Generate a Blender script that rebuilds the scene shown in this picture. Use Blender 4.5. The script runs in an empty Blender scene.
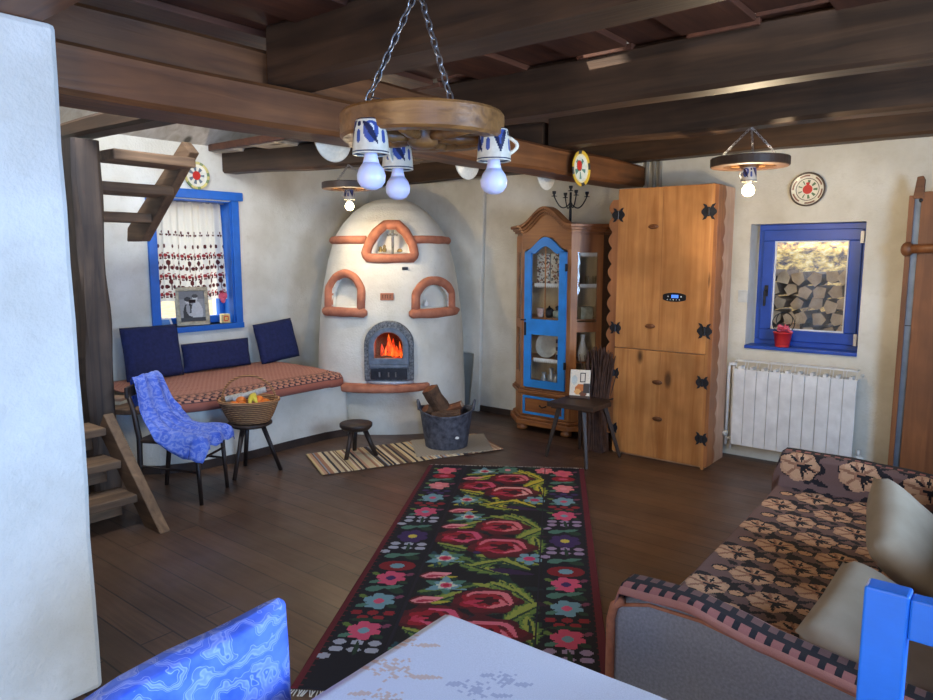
import bpy, bmesh, math, random
from mathutils import Vector, Matrix, noise
PI = math.pi
R = random.Random(7)
C = bpy.context.scene.collection
D = bpy.data

# ------------------------------------------------------------------ colours and materials
def lin(c):
    return tuple(((v/255)/12.92 if v/255 <= .04045 else ((v/255+.055)/1.055)**2.4) for v in c)
def rgba(c):
    return (*lin(c), 1)

class NT:
    def __init__(s, name):
        s.m = D.materials.new(name); s.m.use_nodes = True
        s.t = s.m.node_tree; s.t.nodes.clear()
        s.out = s.n('ShaderNodeOutputMaterial'); s.b = s.n('ShaderNodeBsdfPrincipled')
        s.l(s.b.outputs[0], s.out.inputs[0])
    def n(s, typ, **k):
        x = s.t.nodes.new(typ)
        for a, v in k.items(): setattr(x, a, v)
        return x
    def l(s, a, b): s.t.links.new(a, b)
    def set(s, **k):
        for a, v in k.items(): s.b.inputs[a.replace('_', ' ')].default_value = v
    def coords(s, scale=(1, 1, 1), rnd=False, rot=(0, 0, 0)):
        tc = s.n('ShaderNodeTexCoord'); mp = s.n('ShaderNodeMapping')
        mp.inputs['Scale'].default_value = scale; mp.inputs['Rotation'].default_value = rot
        s.l(tc.outputs['Object'], mp.inputs[0])
        if rnd:
            oi = s.n('ShaderNodeObjectInfo'); mu = s.n('ShaderNodeMath', operation='MULTIPLY'); mu.inputs[1].default_value = 37
            s.l(oi.outputs['Random'], mu.inputs[0]); s.l(mu.outputs[0], mp.inputs['Location'])
        return mp.outputs[0]
    def noise(s, vec, scale=5, detail=4, dist=0, rough=.55):
        x = s.n('ShaderNodeTexNoise'); x.inputs['Scale'].default_value = scale; x.inputs['Detail'].default_value = detail
        x.inputs['Distortion'].default_value = dist; x.inputs['Roughness'].default_value = rough
        s.l(vec, x.inputs['Vector']); return x.outputs['Fac']
    def ramp(s, fac, stops):
        x = s.n('ShaderNodeValToRGB'); e = x.color_ramp.elements
        while len(e) < len(stops): e.new(.5)
        for i, (p, c) in enumerate(stops): e[i].position = p; e[i].color = rgba(c) if max(c) > 1 else (*c, 1)
        s.l(fac, x.inputs[0]); return x.outputs[0]
    def mix(s, fac, a, b, mode='MIX'):
        x = s.n('ShaderNodeMix', data_type='RGBA', blend_type=mode)
        for v, i in ((fac, 0), (a, 6), (b, 7)):
            if hasattr(v, 'links'): s.l(v, x.inputs[i])
            else: x.inputs[i].default_value = v
        return x.outputs[2]
    def bump(s, h, strength=.3, dist=.01):
        x = s.n('ShaderNodeBump'); x.inputs['Strength'].default_value = strength; x.inputs['Distance'].default_value = dist
        s.l(h, x.inputs['Height']); s.l(x.outputs[0], s.b.inputs['Normal'])
    def col(s, c): s.l(c, s.b.inputs['Base Color'])

def mottled(name, c1, c2, scale=6, rough=.8, bump=.2, bdist=.004, metal=0, rnd=False):
    m = NT(name); v = m.coords(rnd=rnd); f = m.noise(v, scale, 6)
    m.col(m.ramp(f, [(.3, c1), (.7, c2)])); m.set(Roughness=rough, Metallic=metal)
    if bump: m.bump(m.noise(v, scale*4, 4), bump, bdist)
    return m.m
def wood(name, dark, light, axis='x', scale=1.0, rough=.6, knots=0, bump=.35, rnd=True):
    m = NT(name); st = {'x': (1.2, 16, 16), 'y': (16, 1.2, 16), 'z': (16, 16, 1.2)}[axis]
    v = m.coords(tuple(q*scale for q in st), rnd)
    f = m.noise(v, 1.6, 6, .6); c = m.ramp(f, [(.28, dark), (.72, light)])
    v2 = m.coords((1, 1, 1), rnd); f2 = m.noise(v2, 2.6, 3)
    c = m.mix(m.ramp(f2, [(.35, (0, 0, 0)), (.7, (.55, .55, .55))]), c, rgba(tuple(q*.62 for q in dark)))
    if knots:
        kv = {'x': (2.2, 5, 5), 'y': (5, 2.2, 5), 'z': (5, 5, 2.2)}[axis]
        vo = m.n('ShaderNodeTexVoronoi'); vo.inputs['Scale'].default_value = knots
        m.l(m.coords(kv, rnd), vo.inputs['Vector'])
        c = m.mix(m.ramp(vo.outputs['Distance'], [(.07, (1, 1, 1)), (.15, (0, 0, 0))]), c, rgba(tuple(q*.5 for q in dark)))
    m.col(c); m.set(Roughness=rough); m.bump(f, bump, .004)
    return m.m
def painted(name, c, rough=.45):
    m = NT(name); v = m.coords(); f = m.noise(v, 9, 5)
    m.col(m.ramp(f, [(.3, tuple(q*.88 for q in c)), (.7, c)])); m.set(Roughness=rough)
    m.bump(m.noise(m.coords((4, 4, 40)), 3, 3), .12, .002); return m.m
def canvas_mat(name, rough=.9, weave=400, bump=.4, translucent=0):
    m = NT(name); a = m.n('ShaderNodeVertexColor', layer_name='Col')
    v = m.coords(); f = m.noise(v, weave, 2)
    c = m.mix(.35, a.outputs[0], m.ramp(f, [(.3, (.55, .55, .55)), (.7, (1, 1, 1))]), 'MULTIPLY')
    m.col(c); m.set(Roughness=rough)
    if bump: m.bump(f, bump, .002)
    if translucent:
        t = m.n('ShaderNodeBsdfTranslucent'); m.l(c, t.inputs[0]); mx = m.n('ShaderNodeMixShader'); mx.inputs[0].default_value = translucent
        m.l(m.b.outputs[0], mx.inputs[1]); m.l(t.outputs[0], mx.inputs[2]); m.l(mx.outputs[0], m.out.inputs[0])
    return m.m
def glass_mat(name, tint=(1, 1, 1), refl=.08):
    m = NT(name); t = m.n('ShaderNodeBsdfTransparent'); t.inputs[0].default_value = (*tint, 1)
    g = m.n('ShaderNodeBsdfGlossy'); g.inputs['Roughness'].default_value = .03
    mx = m.n('ShaderNodeMixShader'); lw = m.n('ShaderNodeLayerWeight'); lw.inputs[0].default_value = .12
    mu = m.n('ShaderNodeMath', operation='MULTIPLY_ADD'); mu.inputs[1].default_value = .5; mu.inputs[2].default_value = refl*.5
    m.l(lw.outputs['Fresnel'], mu.inputs[0]); m.l(mu.outputs[0], mx.inputs[0])
    m.l(t.outputs[0], mx.inputs[1]); m.l(g.outputs[0], mx.inputs[2]); m.l(mx.outputs[0], m.out.inputs[0]); return m.m
def emis(name, c, s):
    m = NT(name); m.set(Base_Color=rgba(c), Emission_Color=rgba(c), Emission_Strength=s); return m.m

def plaster_mat():
    m = NT('lime_plaster'); v = m.coords()
    f = m.noise(v, 2.2, 6); f2 = m.noise(v, 14, 5)
    c = m.ramp(f, [(.3, (196, 189, 172)), (.7, (226, 222, 210))])
    c = m.mix(m.ramp(f2, [(.55, (0, 0, 0)), (.8, (.25, .25, .25))]), c, rgba((176, 164, 140)))
    m.col(c); m.set(Roughness=.92); 
    ad = m.n('ShaderNodeMath', operation='ADD'); m.l(m.noise(v, 5, 4), ad.inputs[0]); m.l(m.noise(v, 60, 4), ad.inputs[1])
    m.bump(ad.outputs[0], .35, .012); return m.m
def floor_mat():
    m = NT('dark_floorboards'); v = m.coords()
    br = m.n('ShaderNodeTexBrick', offset=.37, offset_frequency=2)
    br.inputs['Color1'].default_value = rgba((80, 58, 46)); br.inputs['Color2'].default_value = rgba((104, 76, 58)); br.inputs['Mortar'].default_value = rgba((22, 14, 10))
    br.inputs['Scale'].default_value = 1; br.inputs['Mortar Size'].default_value = .0035; br.inputs['Brick Width'].default_value = 2.6; br.inputs['Row Height'].default_value = .135
    m.l(v, br.inputs['Vector'])
    g = m.noise(m.coords((1.5, 26, 1)), 1.8, 6, .5); c = m.mix(.75, br.outputs['Color'], m.ramp(g, [(.3, (.45, .42, .40)), (.7, (1, 1, 1))]), 'MULTIPLY')
    p = m.noise(v, .9, 4); c = m.mix(m.ramp(p, [(.45, (0, 0, 0)), (.72, (.4, .4, .4))]), c, rgba((122, 96, 74)))
    vo = m.n('ShaderNodeTexVoronoi'); vo.inputs['Scale'].default_value = 3.4; m.l(m.coords((.6, 1.3, 1)), vo.inputs['Vector'])
    c = m.mix(m.ramp(vo.outputs['Distance'], [(.035, (1, 1, 1)), (.06, (0, 0, 0))]), c, rgba((26, 16, 11)))
    m.col(c); r = m.ramp(m.noise(v, 3, 5), [(.3, (.3, .3, .3)), (.7, (.5, .5, .5))]); m.l(r, m.b.inputs['Roughness'])
    m.bump(g, .25, .003); return m.m
def paisley_mat():
    m = NT('blue_paisley_fabric'); v = m.coords((1, 1, 1))
    w = m.n('ShaderNodeTexWave', wave_type='RINGS', rings_direction='SPHERICAL'); w.inputs['Scale'].default_value = 6; w.inputs['Distortion'].default_value = 22; w.inputs['Detail'].default_value = 3; w.inputs['Detail Scale'].default_value = 1.6
    m.l(v, w.inputs['Vector'])
    base = m.ramp(m.noise(v, 14, 3), [(.35, (58, 90, 196)), (.65, (98, 126, 216))])
    c = m.mix(m.ramp(w.outputs['Fac'], [(.42, (0, 0, 0)), (.5, (.9, .9, .9)), (.58, (.1, .1, .1)), (.8, (.05, .05, .05)), (.9, (.8, .8, .8)), (1, (.3, .3, .3))]), base, rgba((168, 178, 226)))
    m.col(c); m.set(Roughness=.8); m.bump(m.noise(v, 300, 2), .3, .002); return m.m

PLASTER = plaster_mat(); FLOOR = floor_mat()
BEAM = wood('smoked_beam_wood', (50, 34, 22), (92, 65, 44), 'x', .8, .55, 0, .6)
BEAM_W = wood('warm_beam_wood', (90, 52, 26), (142, 90, 50), 'x', .8, .55, 0, .6)
BOARD = wood('ceiling_board_wood', (70, 38, 26), (116, 68, 44), 'y', .8, .5, 0, .5)
POSTW = wood('old_post_wood', (44, 34, 30), (96, 76, 60), 'z', .7, .75, 0, .8)
STAIR = wood('stair_wood', (92, 68, 50), (150, 116, 84), 'y', .8, .7)
STAIRX = wood('stringer_wood', (92, 68, 50), (150, 116, 84), 'x', .8, .7)
PINE = wood('knotty_pine', (170, 108, 56), (212, 152, 92), 'z', .8, .4, .9, .15)
PINE_S = wood('aged_pine_trim', (140, 84, 48), (178, 118, 74), 'z', .8, .5, 0, .25)
CABW = wood('cabinet_oak', (146, 90, 48), (192, 132, 76), 'z', .9, .45, .6, .15)
CABX = wood('cabinet_oak_rail', (122, 72, 38), (172, 112, 62), 'x', .9, .45, 0, .15)
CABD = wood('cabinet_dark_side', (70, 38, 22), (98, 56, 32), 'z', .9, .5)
DARKW = wood('dark_stained_wood', (34, 24, 20), (66, 48, 38), 'z', 1, .5, 0, .3)
DARKX = wood('dark_stained_seat', (40, 28, 22), (74, 54, 42), 'x', 1, .5, 0, .3)
WHEELW = wood('varnished_wheel_wood', (104, 66, 32), (166, 116, 62), 'x', 1.6, .4, 0, .3)
WHEELD = wood('wheel_dark_rim', (92, 68, 48), (124, 94, 66), 'x', .6, .5, 0, .2)
WHEELB = wood('small_wheel_rim', (58, 40, 30), (84, 60, 44), 'x', .6, .5, 0, .2)
DOORW = wood('right_door_wood', (112, 66, 34), (150, 94, 54), 'z', .8, .5, .8, .2)
BLUE = painted('bright_blue_paint', (40, 138, 226)); BLUEW = painted('window_blue_paint', (26, 104, 196)); BLUED = painted('deep_blue_paint', (34, 78, 176)); BLUEC = painted('chair_blue_paint', (22, 112, 214))
TERRA = mottled('terracotta', (160, 94, 68), (190, 122, 92), 12, .85, .5, .006)
WHITE = painted('white_enamel', (232, 234, 236), .35); IRON = mottled('cast_iron', (84, 94, 106), (118, 128, 140), 20, .5, .3, .002, .3)
IROND = mottled('dark_iron', (26, 28, 34), (48, 50, 58), 30, .5, .3, .002, .4)
STONE = mottled('rough_stove_surround', (58, 62, 68), (150, 152, 154), 60, .8, .9, .01)
NAVY = mottled('navy_cushion_cloth', (18, 24, 62), (30, 38, 84), 40, .9, .3); BEIGE = mottled('beige_cushion_cloth', (146, 132, 112), (162, 148, 128), 8, .95, .05)
GREYF = mottled('grey_sofa_cloth', (134, 134, 138), (160, 160, 164), 120, .95, .3, .002); BRASSY = mottled('tan_piping', (170, 104, 74), (196, 128, 94), 40, .8, .2)
RUBBER = mottled('tub_rubber', (38, 40, 52), (92, 96, 108), 26, .65, .5); BARK = mottled('log_bark', (62, 42, 30), (112, 82, 58), 14, .9, .9, .01, rnd=True)
TWIG = mottled('dark_twigs', (52, 34, 28), (88, 60, 48), 20, .85, .5, rnd=True)
CUT = mottled('cut_wood_face', (150, 128, 104), (196, 176, 150), 8, .9, .6, .006, rnd=True); LOGSIDE = mottled('weathered_log_side', (104, 88, 78), (140, 122, 108), 10, .9, .6, .01, rnd=True)
LOGIN = mottled('split_log_wood', (96, 56, 34), (140, 86, 54), 16, .9, .6)
WICKER = NT('wicker'); _v = WICKER.coords((1, 1, 1)); _w = WICKER.n('ShaderNodeTexWave', bands_direction='Z'); _w.inputs['Scale'].default_value = 22; _w.inputs['Distortion'].default_value = 1.5
WICKER.l(_v, _w.inputs['Vector']); WICKER.col(WICKER.ramp(_w.outputs['Fac'], [(.2, (120, 74, 40)), (.7, (196, 142, 92))])); WICKER.set(Roughness=.7); WICKER.bump(_w.outputs['Fac'], .8, .006); WICKER = WICKER.m
ORANGE = mottled('orange_peel', (226, 104, 20), (240, 132, 36), 30, .5, .4); YELLOW = mottled('yellow_peel', (214, 186, 44), (236, 212, 78), 12, .5, .1)
PAPER = mottled('newsprint', (168, 160, 146), (206, 200, 186), 70, .9, .1); CREAM = mottled('glazed_cream_clay', (214, 204, 178), (232, 224, 202), 8, .3, .05)
PORC = mottled('white_porcelain', (222, 222, 216), (236, 236, 232), 6, .25, 0); STEEL = mottled('steel_chain', (150, 150, 152), (186, 186, 188), 20, .35, .1, .001, .9)
BULB = NT('frosted_bulb'); BULB.set(Base_Color=rgba((206, 208, 236)), Roughness=.3, Subsurface_Weight=.2); BULB = BULB.m
BULBON = emis('lit_bulb', (255, 226, 178), 26); GLASS = glass_mat('window_glass'); GLASSC = glass_mat('cabinet_glass', (.97, .98, .98), .05)
PINK = mottled('pink_petals', (206, 60, 84), (232, 110, 130), 20, .7, .2); RED = mottled('red_pot_glaze', (200, 36, 44), (220, 56, 60), 8, .35, .05)
PAISLEY = paisley_mat(); PLASTICW = painted('white_plastic', (214, 216, 214), .4); BLACKP = mottled('black_plastic', (16, 16, 20), (30, 30, 36), 20, .3, 0)
PIPE = painted('grey_painted_pipe', (176, 170, 158), .5); BLACKB = mottled('dark_baseboard', (40, 28, 22), (64, 46, 36), 9, .7, .3)
ROOFW = wood('whitewashed_boards', (180, 168, 150), (222, 216, 206), 'x', .6, .7, .7, .2, False); SLATE = mottled('blue_grey_metal_strip', (86, 98, 114), (118, 130, 146), 8, .35, .1, .001, .3)
CAN = canvas_mat('woven_colours'); CANF = canvas_mat('glazed_painted', .3, 60, 0); CANT = canvas_mat('embroidered_curtain', .9, 500, .2, .7); CANP = canvas_mat('printed_paper', .5, 90, 0)

# ------------------------------------------------------------------ object helpers
def put(o, label=None, cat=None, group=None, kind=None):
    if label: o['label'] = label
    if cat: o['category'] = cat
    if group: o['group'] = group
    if kind: o['kind'] = kind
    return o
def thing(name, label, cat, loc=(0, 0, 0), rz=0, group=None):
    o = D.objects.new(name, None); C.objects.link(o); o.empty_display_size = .1
    o.location = loc; o.rotation_euler = (0, 0, rz); return put(o, label, cat, group)
def link(name, me, mat, parent=None, loc=(0, 0, 0), rot=(0, 0, 0), smooth=False):
    o = D.objects.new(name, me); C.objects.link(o); o.location = loc; o.rotation_euler = rot
    if parent: o.parent = parent
    if mat: me.materials.append(mat)
    if smooth:
        for p in me.polygons: p.use_smooth = True
    return o
def copy_tree(o, parent=None):
    c = o.copy(); C.objects.link(c)
    if parent: c.parent = parent
    for ch in [x for x in D.objects if x.parent == o]: copy_tree(ch, c)
    return c

class B:
    """collects shapes of one part in a bmesh"""
    def __init__(s): s.b = bmesh.new()
    def box(s, x0, x1, y0, y1, z0, z1, m=None):
        c = ((x0+x1)/2, (y0+y1)/2, (z0+z1)/2)
        g = bmesh.ops.create_cube(s.b, size=1, matrix=Matrix.Translation(c) @ Matrix.Diagonal((abs(x1-x0), abs(y1-y0), abs(z1-z0), 1)))
        if m is not None: bmesh.ops.transform(s.b, matrix=m, verts=g['verts'])
        return s
    def bar(s, p0, p1, w, h, up=(0, 0, 1), w1=None, h1=None):
        p0, p1 = Vector(p0), Vector(p1); x = (p1-p0).normalized(); u = Vector(up)
        y = u.cross(x)
        y = y.normalized() if y.length > 1e-5 else Vector((0, 1, 0)); z = x.cross(y)
        vs = []
        for p, a, c in ((p0, w, h), (p1, w1 or w, h1 or h)):
            for sy, sz in ((-1, -1), (1, -1), (1, 1), (-1, 1)): vs.append(s.b.verts.new(p+y*sy*a/2+z*sz*c/2))
        f = s.b.faces.new
        f(vs[3::-1]); f(vs[4:])
        for i in range(4): f((vs[i], vs[(i+1) % 4], vs[4+(i+1) % 4], vs[4+i]))
        return s
    def tube(s, pts, r, n=10, closed=False, caps=True, flat=1):
        pts = [Vector(p) for p in pts]; N = len(pts); rings = []; prev = None
        for i, p in enumerate(pts):
            a = pts[i-1] if (i or closed) else p; c = pts[(i+1) % N] if (i < N-1 or closed) else p
            t = (c-a).normalized()
            if prev is None:
                prev = t.orthogonal().normalized()
            prev = (prev - t*prev.dot(t)); prev = prev.normalized() if prev.length > 1e-6 else t.orthogonal().normalized()
            q = t.cross(prev); rr = r[i] if hasattr(r, '__len__') else r
            rings.append([s.b.verts.new(p+(prev*math.cos(2*PI*k/n)+q*math.sin(2*PI*k/n)*flat)*rr) for k in range(n)])
        for i in range(N if closed else N-1):
            a, c = rings[i], rings[(i+1) % N]
            for k in range(n): s.b.faces.new((a[k], a[(k+1) % n], c[(k+1) % n], c[k]))
        if caps and not closed: s.b.faces.new(rings[0][::-1]); s.b.faces.new(rings[-1])
        return s
    def lathe(s, prof, n=32, center=(0, 0, 0), m=None, sx=1, sy=1):
        rings = []; cx, cy, cz = center; mm = m or Matrix()
        for r, z in prof:
            if r < 1e-5: rings.append([s.b.verts.new(mm @ Vector((cx, cy, cz+z)))])
            else: rings.append([s.b.verts.new(mm @ Vector((cx+sx*r*math.cos(2*PI*k/n), cy+sy*r*math.sin(2*PI*k/n), cz+z))) for k in range(n)])
        for a, c in zip(rings, rings[1:]):
            for k in range(n):
                if len(a) == 1 and len(c) == 1: continue
                if len(a) == 1: s.b.faces.new((a[0], c[(k+1) % n], c[k]))
                elif len(c) == 1: s.b.faces.new((a[k], a[(k+1) % n], c[0]))
                else: s.b.faces.new((a[k], a[(k+1) % n], c[(k+1) % n], c[k]))
        if len(rings[0]) > 1: s.b.faces.new(rings[0][::-1])
        if len(rings[-1]) > 1: s.b.faces.new(rings[-1])
        return s
    def prism(s, poly, a, c, plane='xy', hole=None):
        def P(u, v, w): return {'xy': (u, v, w), 'xz': (u, w, v), 'yz': (w, u, v)}[plane]
        if hole is None:
            lo = [s.b.verts.new(P(u, v, a)) for u, v in poly]; hi = [s.b.verts.new(P(u, v, c)) for u, v in poly]
            s.b.faces.new(lo); s.b.faces.new(hi); n = len(poly)
            for i in range(n): s.b.faces.new((lo[i], lo[(i+1) % n], hi[(i+1) % n], hi[i]))
        else:   # ring between two loops of equal length
            L = [[s.b.verts.new(P(u, v, w)) for u, v in pl] for pl in (poly, hole) for w in (a, c)]
            n = len(poly)
            for p, q in ((0, 1), (2, 3), (0, 2), (1, 3)):
                for i in range(n): s.b.faces.new((L[p][i], L[p][(i+1) % n], L[q][(i+1) % n], L[q][i]))
        return s
    def ball(s, c, r, seg=16, sc=(1, 1, 1), m=None):
        bmesh.ops.create_uvsphere(s.b, u_segments=seg, v_segments=max(6, seg//2), radius=r, matrix=Matrix.Translation(c) @ (m or Matrix()) @ Matrix.Diagonal((*sc, 1)))
        return s
    def jitter(s, a, f=3.0):
        for v in s.b.verts: v.co += noise.noise_vector(v.co*f)*a
        return s
    def obj(s, name, mat, parent=None, bevel=0, smooth=False, loc=(0, 0, 0), rot=(0, 0, 0), sub=0, seg=2):
        bmesh.ops.recalc_face_normals(s.b, faces=s.b.faces)
        me = D.meshes.new(name); s.b.to_mesh(me); s.b.free()
        o = link(name, me, mat, parent, loc, rot, smooth)
        if bevel:
            b = o.modifiers.new('bevel', 'BEVEL'); b.width = bevel; b.segments = seg; b.limit_method = 'ANGLE'; b.angle_limit = math.radians(40)
        if sub:
            b = o.modifiers.new('sub', 'SUBSURF'); b.levels = b.render_levels = sub
        return o
def struct(o): o['kind'] = 'structure'; return o

def surf(name, nu, nv, pos, col, mat, parent=None, thick=0, smooth=True, loc=(0, 0, 0), rot=(0, 0, 0), wrap=False, offset=-1):
    vs = []; fs = []; W = nu if wrap else nu+1
    for j in range(nv+1):
        for i in range(W): vs.append(pos(i/nu, j/nv))
    for j in range(nv):
        for i in range(nu):
            a = j*W+i; b = j*W+(i+1) % W; fs.append((a, b, b+W, a+W))
    me = D.meshes.new(name); me.from_pydata(vs, [], fs)
    if col:
        ca = me.color_attributes.new('Col', 'BYTE_COLOR', 'CORNER'); buf = []
        for j in range(nv):
            for i in range(nu):
                c = lin(col(i, j)); buf += [c[0], c[1], c[2], 1]*4
        ca.data.foreach_set('color', buf)
    o = link(name, me, mat, parent, loc, rot, smooth)
    if thick:
        m = o.modifiers.new('thick', 'SOLIDIFY'); m.thickness = thick; m.offset = offset
    return o

class Cv:
    """a woven or painted pattern: a grid of coloured cells, drawn in units of w x h with k cells per unit"""
    def __init__(s, w, h, c, k=1): s.k = k; s.w, s.h = round(w*k), round(h*k); s.g = [[c]*s.w for _ in range(s.h)]
    def px(s, x, y, c): s.rect(x, y, x+1, y+1, c)
    def fill(s, f, x0, y0, x1, y1, c):
        k = s.k
        for y in range(max(0, int(y0*k)), min(s.h, int(y1*k)+1)):
            for x in range(max(0, int(x0*k)), min(s.w, int(x1*k)+1)):
                if f((x+.5)/k, (y+.5)/k): s.g[y][x] = c
    def rect(s, x0, y0, x1, y1, c): s.fill(lambda x, y: x0 <= x < x1 and y0 <= y < y1, x0, y0, x1, y1, c)
    def ell(s, cx, cy, a, b, c, ang=0):
        ca, sa = math.cos(ang), math.sin(ang); r = max(a, b)
        def f(x, y):
            u, v = x-cx, y-cy; p, q = u*ca+v*sa, -u*sa+v*ca
            return (p/a)**2+(q/b)**2 <= 1
        s.fill(f, cx-r, cy-r, cx+r, cy+r, c)
    def blob(s, cx, cy, a, b, c, n=7, amp=.12, ph=0):
        def f(x, y):
            u, v = (x-cx)/a, (y-cy)/b; t = math.atan2(v, u); return u*u+v*v <= (1-amp+amp*math.cos(n*t+ph)+.5*amp*math.cos((n-3)*t+2*ph))**2
        s.fill(f, cx-a*1.2, cy-b*1.2, cx+a*1.2, cy+b*1.2, c)
    def leaf(s, x0, y0, x1, y1, w, c, saw=0):
        L = math.hypot(x1-x0, y1-y0); ux, uy = (x1-x0)/L, (y1-y0)/L
        def f(x, y):
            t = ((x-x0)*ux+(y-y0)*uy)/L; e = -(x-x0)*uy+(y-y0)*ux
            if not 0 <= t <= 1: return False
            return abs(e) <= w*math.sin(PI*t**.8)*(1-saw*((t*5+(.5 if e > 0 else 0)) % 1))+.25
        s.fill(f, min(x0, x1)-w, min(y0, y1)-w, max(x0, x1)+w, max(y0, y1)+w, c)
    def arc(s, cx, cy, r, a0, a1, w, c, sq=1):
        def f(x, y):
            u, v = x-cx, (y-cy)/sq; d = math.hypot(u, v); a = math.atan2(v, u) % (2*PI); t = ((a-a0) % (2*PI))/(a1-a0)
            return t <= 1 and abs(d-r-.6*math.sin(a*5)) <= w/2*(.5+math.sin(PI*t))
        s.fill(f, cx-r-w-1, cy-(r+w+1)*sq, cx+r+w+1, cy+(r+w+1)*sq, c)
    def flower(s, cx, cy, r, c, cc, n=6, sq=1):
        for k in range(n):
            a = 2*PI*k/n+.3; s.ell(cx+r*.64*math.cos(a), cy+r*.64*sq*math.sin(a), r*.34, r*.34*sq, c)
        s.ell(cx, cy, r*.42, r*.42*sq, c); s.ell(cx, cy, r*.28, r*.28*sq, cc)
    def at(s, i, j): return s.g[min(s.h-1, j)][min(s.w-1, i)]

# ================================================================== SETTING
XL, YB, XR, YF, ZC = -5.6, 5.35, 1.3, -2.6, 2.42
b = B(); b.box(XL-.3, XR+.3, YF-.3, YB+.3, -.1, 0); struct(b.obj('floor', FLOOR))
def wall(name, plane, c, t, u0, u1, z0, z1, holes=()):
    b = B(); us = sorted({u0, u1, *[h[0] for h in holes], *[h[1] for h in holes]})
    for a, e in zip(us, us[1:]):
        hs = [h for h in holes if h[0] <= a and h[1] >= e]; segs = [(z0, z1)]
        for h in hs: segs = [(p, q) for s0, s1 in segs for p, q in ((s0, min(s1, h[2])), (max(s0, h[3]), s1)) if q > p]
        for p, q in segs:
            if plane == 'x': b.box(min(c, c+t), max(c, c+t), a, e, p, q)
            else: b.box(a, e, min(c, c+t), max(c, c+t), p, q)
    bmesh.ops.remove_doubles(b.b, verts=b.b.verts, dist=1e-5)
    return struct(b.obj(name, PLASTER))
ZT = 4.3
wall('wall_left', 'x', XL, -.35, YF-.3, YB+.35, 0, 2.5, [(2.95, 3.65, .90, 1.96)])
wall('wall_back', 'y', YB, .4, XL, XR+.3, 0, ZT, [(-1.66, -.92, .82, 1.72), (-4.7, -4.17, 0, .56)])
b = B(); b.box(-4.8, -4.1, YB+.07, YB+.4, 0, .62); struct(b.obj('wall_back_recess', PLASTER))
wall('wall_right', 'x', XR, .3, YF-.3, YB, 0, ZT, [(-1.7, .1, .85, 2.05), (1.5, 2.9, .85, 2.05)])
wall('wall_front', 'y', YF, -.3, XL, XR, 0, ZT)
# the white partition wall at the left, seen at its end
w_ = B()
prof = []
for i in range(13):
    z = 2.2*i/12 if i < 12 else 2.21
    prof.append((1.005+.010*noise.noise(Vector((0, 3, z*3))), z))
poly = [(YF, 0)]+prof+[(YF, 2.21)]
w_.prism(poly, -2.76, -2.435, 'yz'); struct(w_.obj('wall_partition', PLASTER, bevel=.02))
# ceiling boards (run along Y), raised and lowered alternately
b = B(); x = XL; k = 0
gaps = {(-1.55, 3.26): 1, (-.95, 3.26): 1, (-2.3, 2.13): 1, (-2.1, 3.26): 1, (-1.0, 4.27): 1}
X0 = -3.5
xx = X0; k = 0
while xx < XR+.2:
    w = .26+.05*R.random(); z = ZC+(.03 if k % 2 else 0); x1 = xx+w-.006
    ys = [YF]
    for gy in (1.83, 3.03, 4.03):
        if R.random() < .4: ys += [gy, gy+.05]
    ys += [YB+.05]
    for a, e in zip(ys[::2], ys[1::2]): b.box(xx-.012, x1+.012, a, e, z, z+.028)
    xx += w; k += 1
struct(b.obj('ceiling', BOARD, bevel=.003))
b = B(); xx = XL-.05; k = 0
while xx < X0:      # boards beyond the stair opening
    w = .3; z = ZC-.05+(.03 if k % 2 else 0)
    b.box(xx-.012, min(xx+w, X0)+.006, 3.5, YB+.05, z, z+.028); xx += w; k += 1
struct(b.obj('ceiling_stair_bay', ROOFW, bevel=.003))
# attic shell and roof, seen through the stair opening
b = B()
k = 0; y = YF-.3
for k in range(20):
    x = XL-.3+.165*k; b.bar((x, YF-.3, 2.25+.62*.165*k), (x, YB+.4, 2.25+.62*.165*k), .205, .03, up=(-.62, 0, 1))
b.box(-2.35, XR+.4, YF-.3, YB+.4, 4.2, 4.26)
struct(b.obj('trim_roof_boards', ROOFW))

def beam(name, label, p0, p1, w, h, mat=BEAM, seed=0, wob=.012, group=None, struct_=False):
    """p0,p1 are centres of the underside's ends"""
    p0, p1 = Vector(p0), Vector(p1); L = (p1-p0).length; n = max(6, int(L/.12)); bb = B(); rings = []
    c = .018
    pr = [(-w/2+c, 0), (w/2-c, 0), (w/2, c), (w/2, h-c), (w/2-c, h), (-w/2+c, h), (-w/2, h-c), (-w/2, c)]
    for i in range(n+1):
        x = L*i/n; rings.append([bb.b.verts.new((x, u+wob*noise.noise(Vector((x*1.3, seed*7.1, u*9))), v+wob*noise.noise(Vector((x*1.5, seed*3.3+5, v*8))))) for u, v in pr])
    for a, e in zip(rings, rings[1:]):
        for q in range(8): bb.b.faces.new((a[q], a[(q+1) % 8], e[(q+1) % 8], e[q]))
    bb.b.faces.new(rings[0]); bb.b.faces.new(rings[-1][::-1])
    d = (p1-p0).normalized(); o = bb.obj(name, mat); o.location = p0
    o.rotation_euler = d.to_track_quat('X', 'Z').to_euler(); put(o, label, 'beam', group); return o
G = 'heavy beams under the ceiling'
beam('ceiling_beam', 'long warm brown beam running from the white partition to the back wall, the other beams resting on it', (-2.62, 1.0, 2.02), (-2.62, YB+.05, 2.03), .24, .17, BEAM_W, 1, group=G)
beam('ceiling_beam', 'dark beam directly above the big chandelier, second from the camera', (-2.6, 2.0, 2.2), (XR+.1, 2.0, 2.2), .2, .25, BEAM, 2, group=G)
beam('ceiling_beam', 'wide dark beam crossing midway between the chandelier and the back wall lamp', (-2.6, 3.17, 2.2), (XR+.1, 3.17, 2.2), .15, .24, BEAM, 3, group=G)
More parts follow.
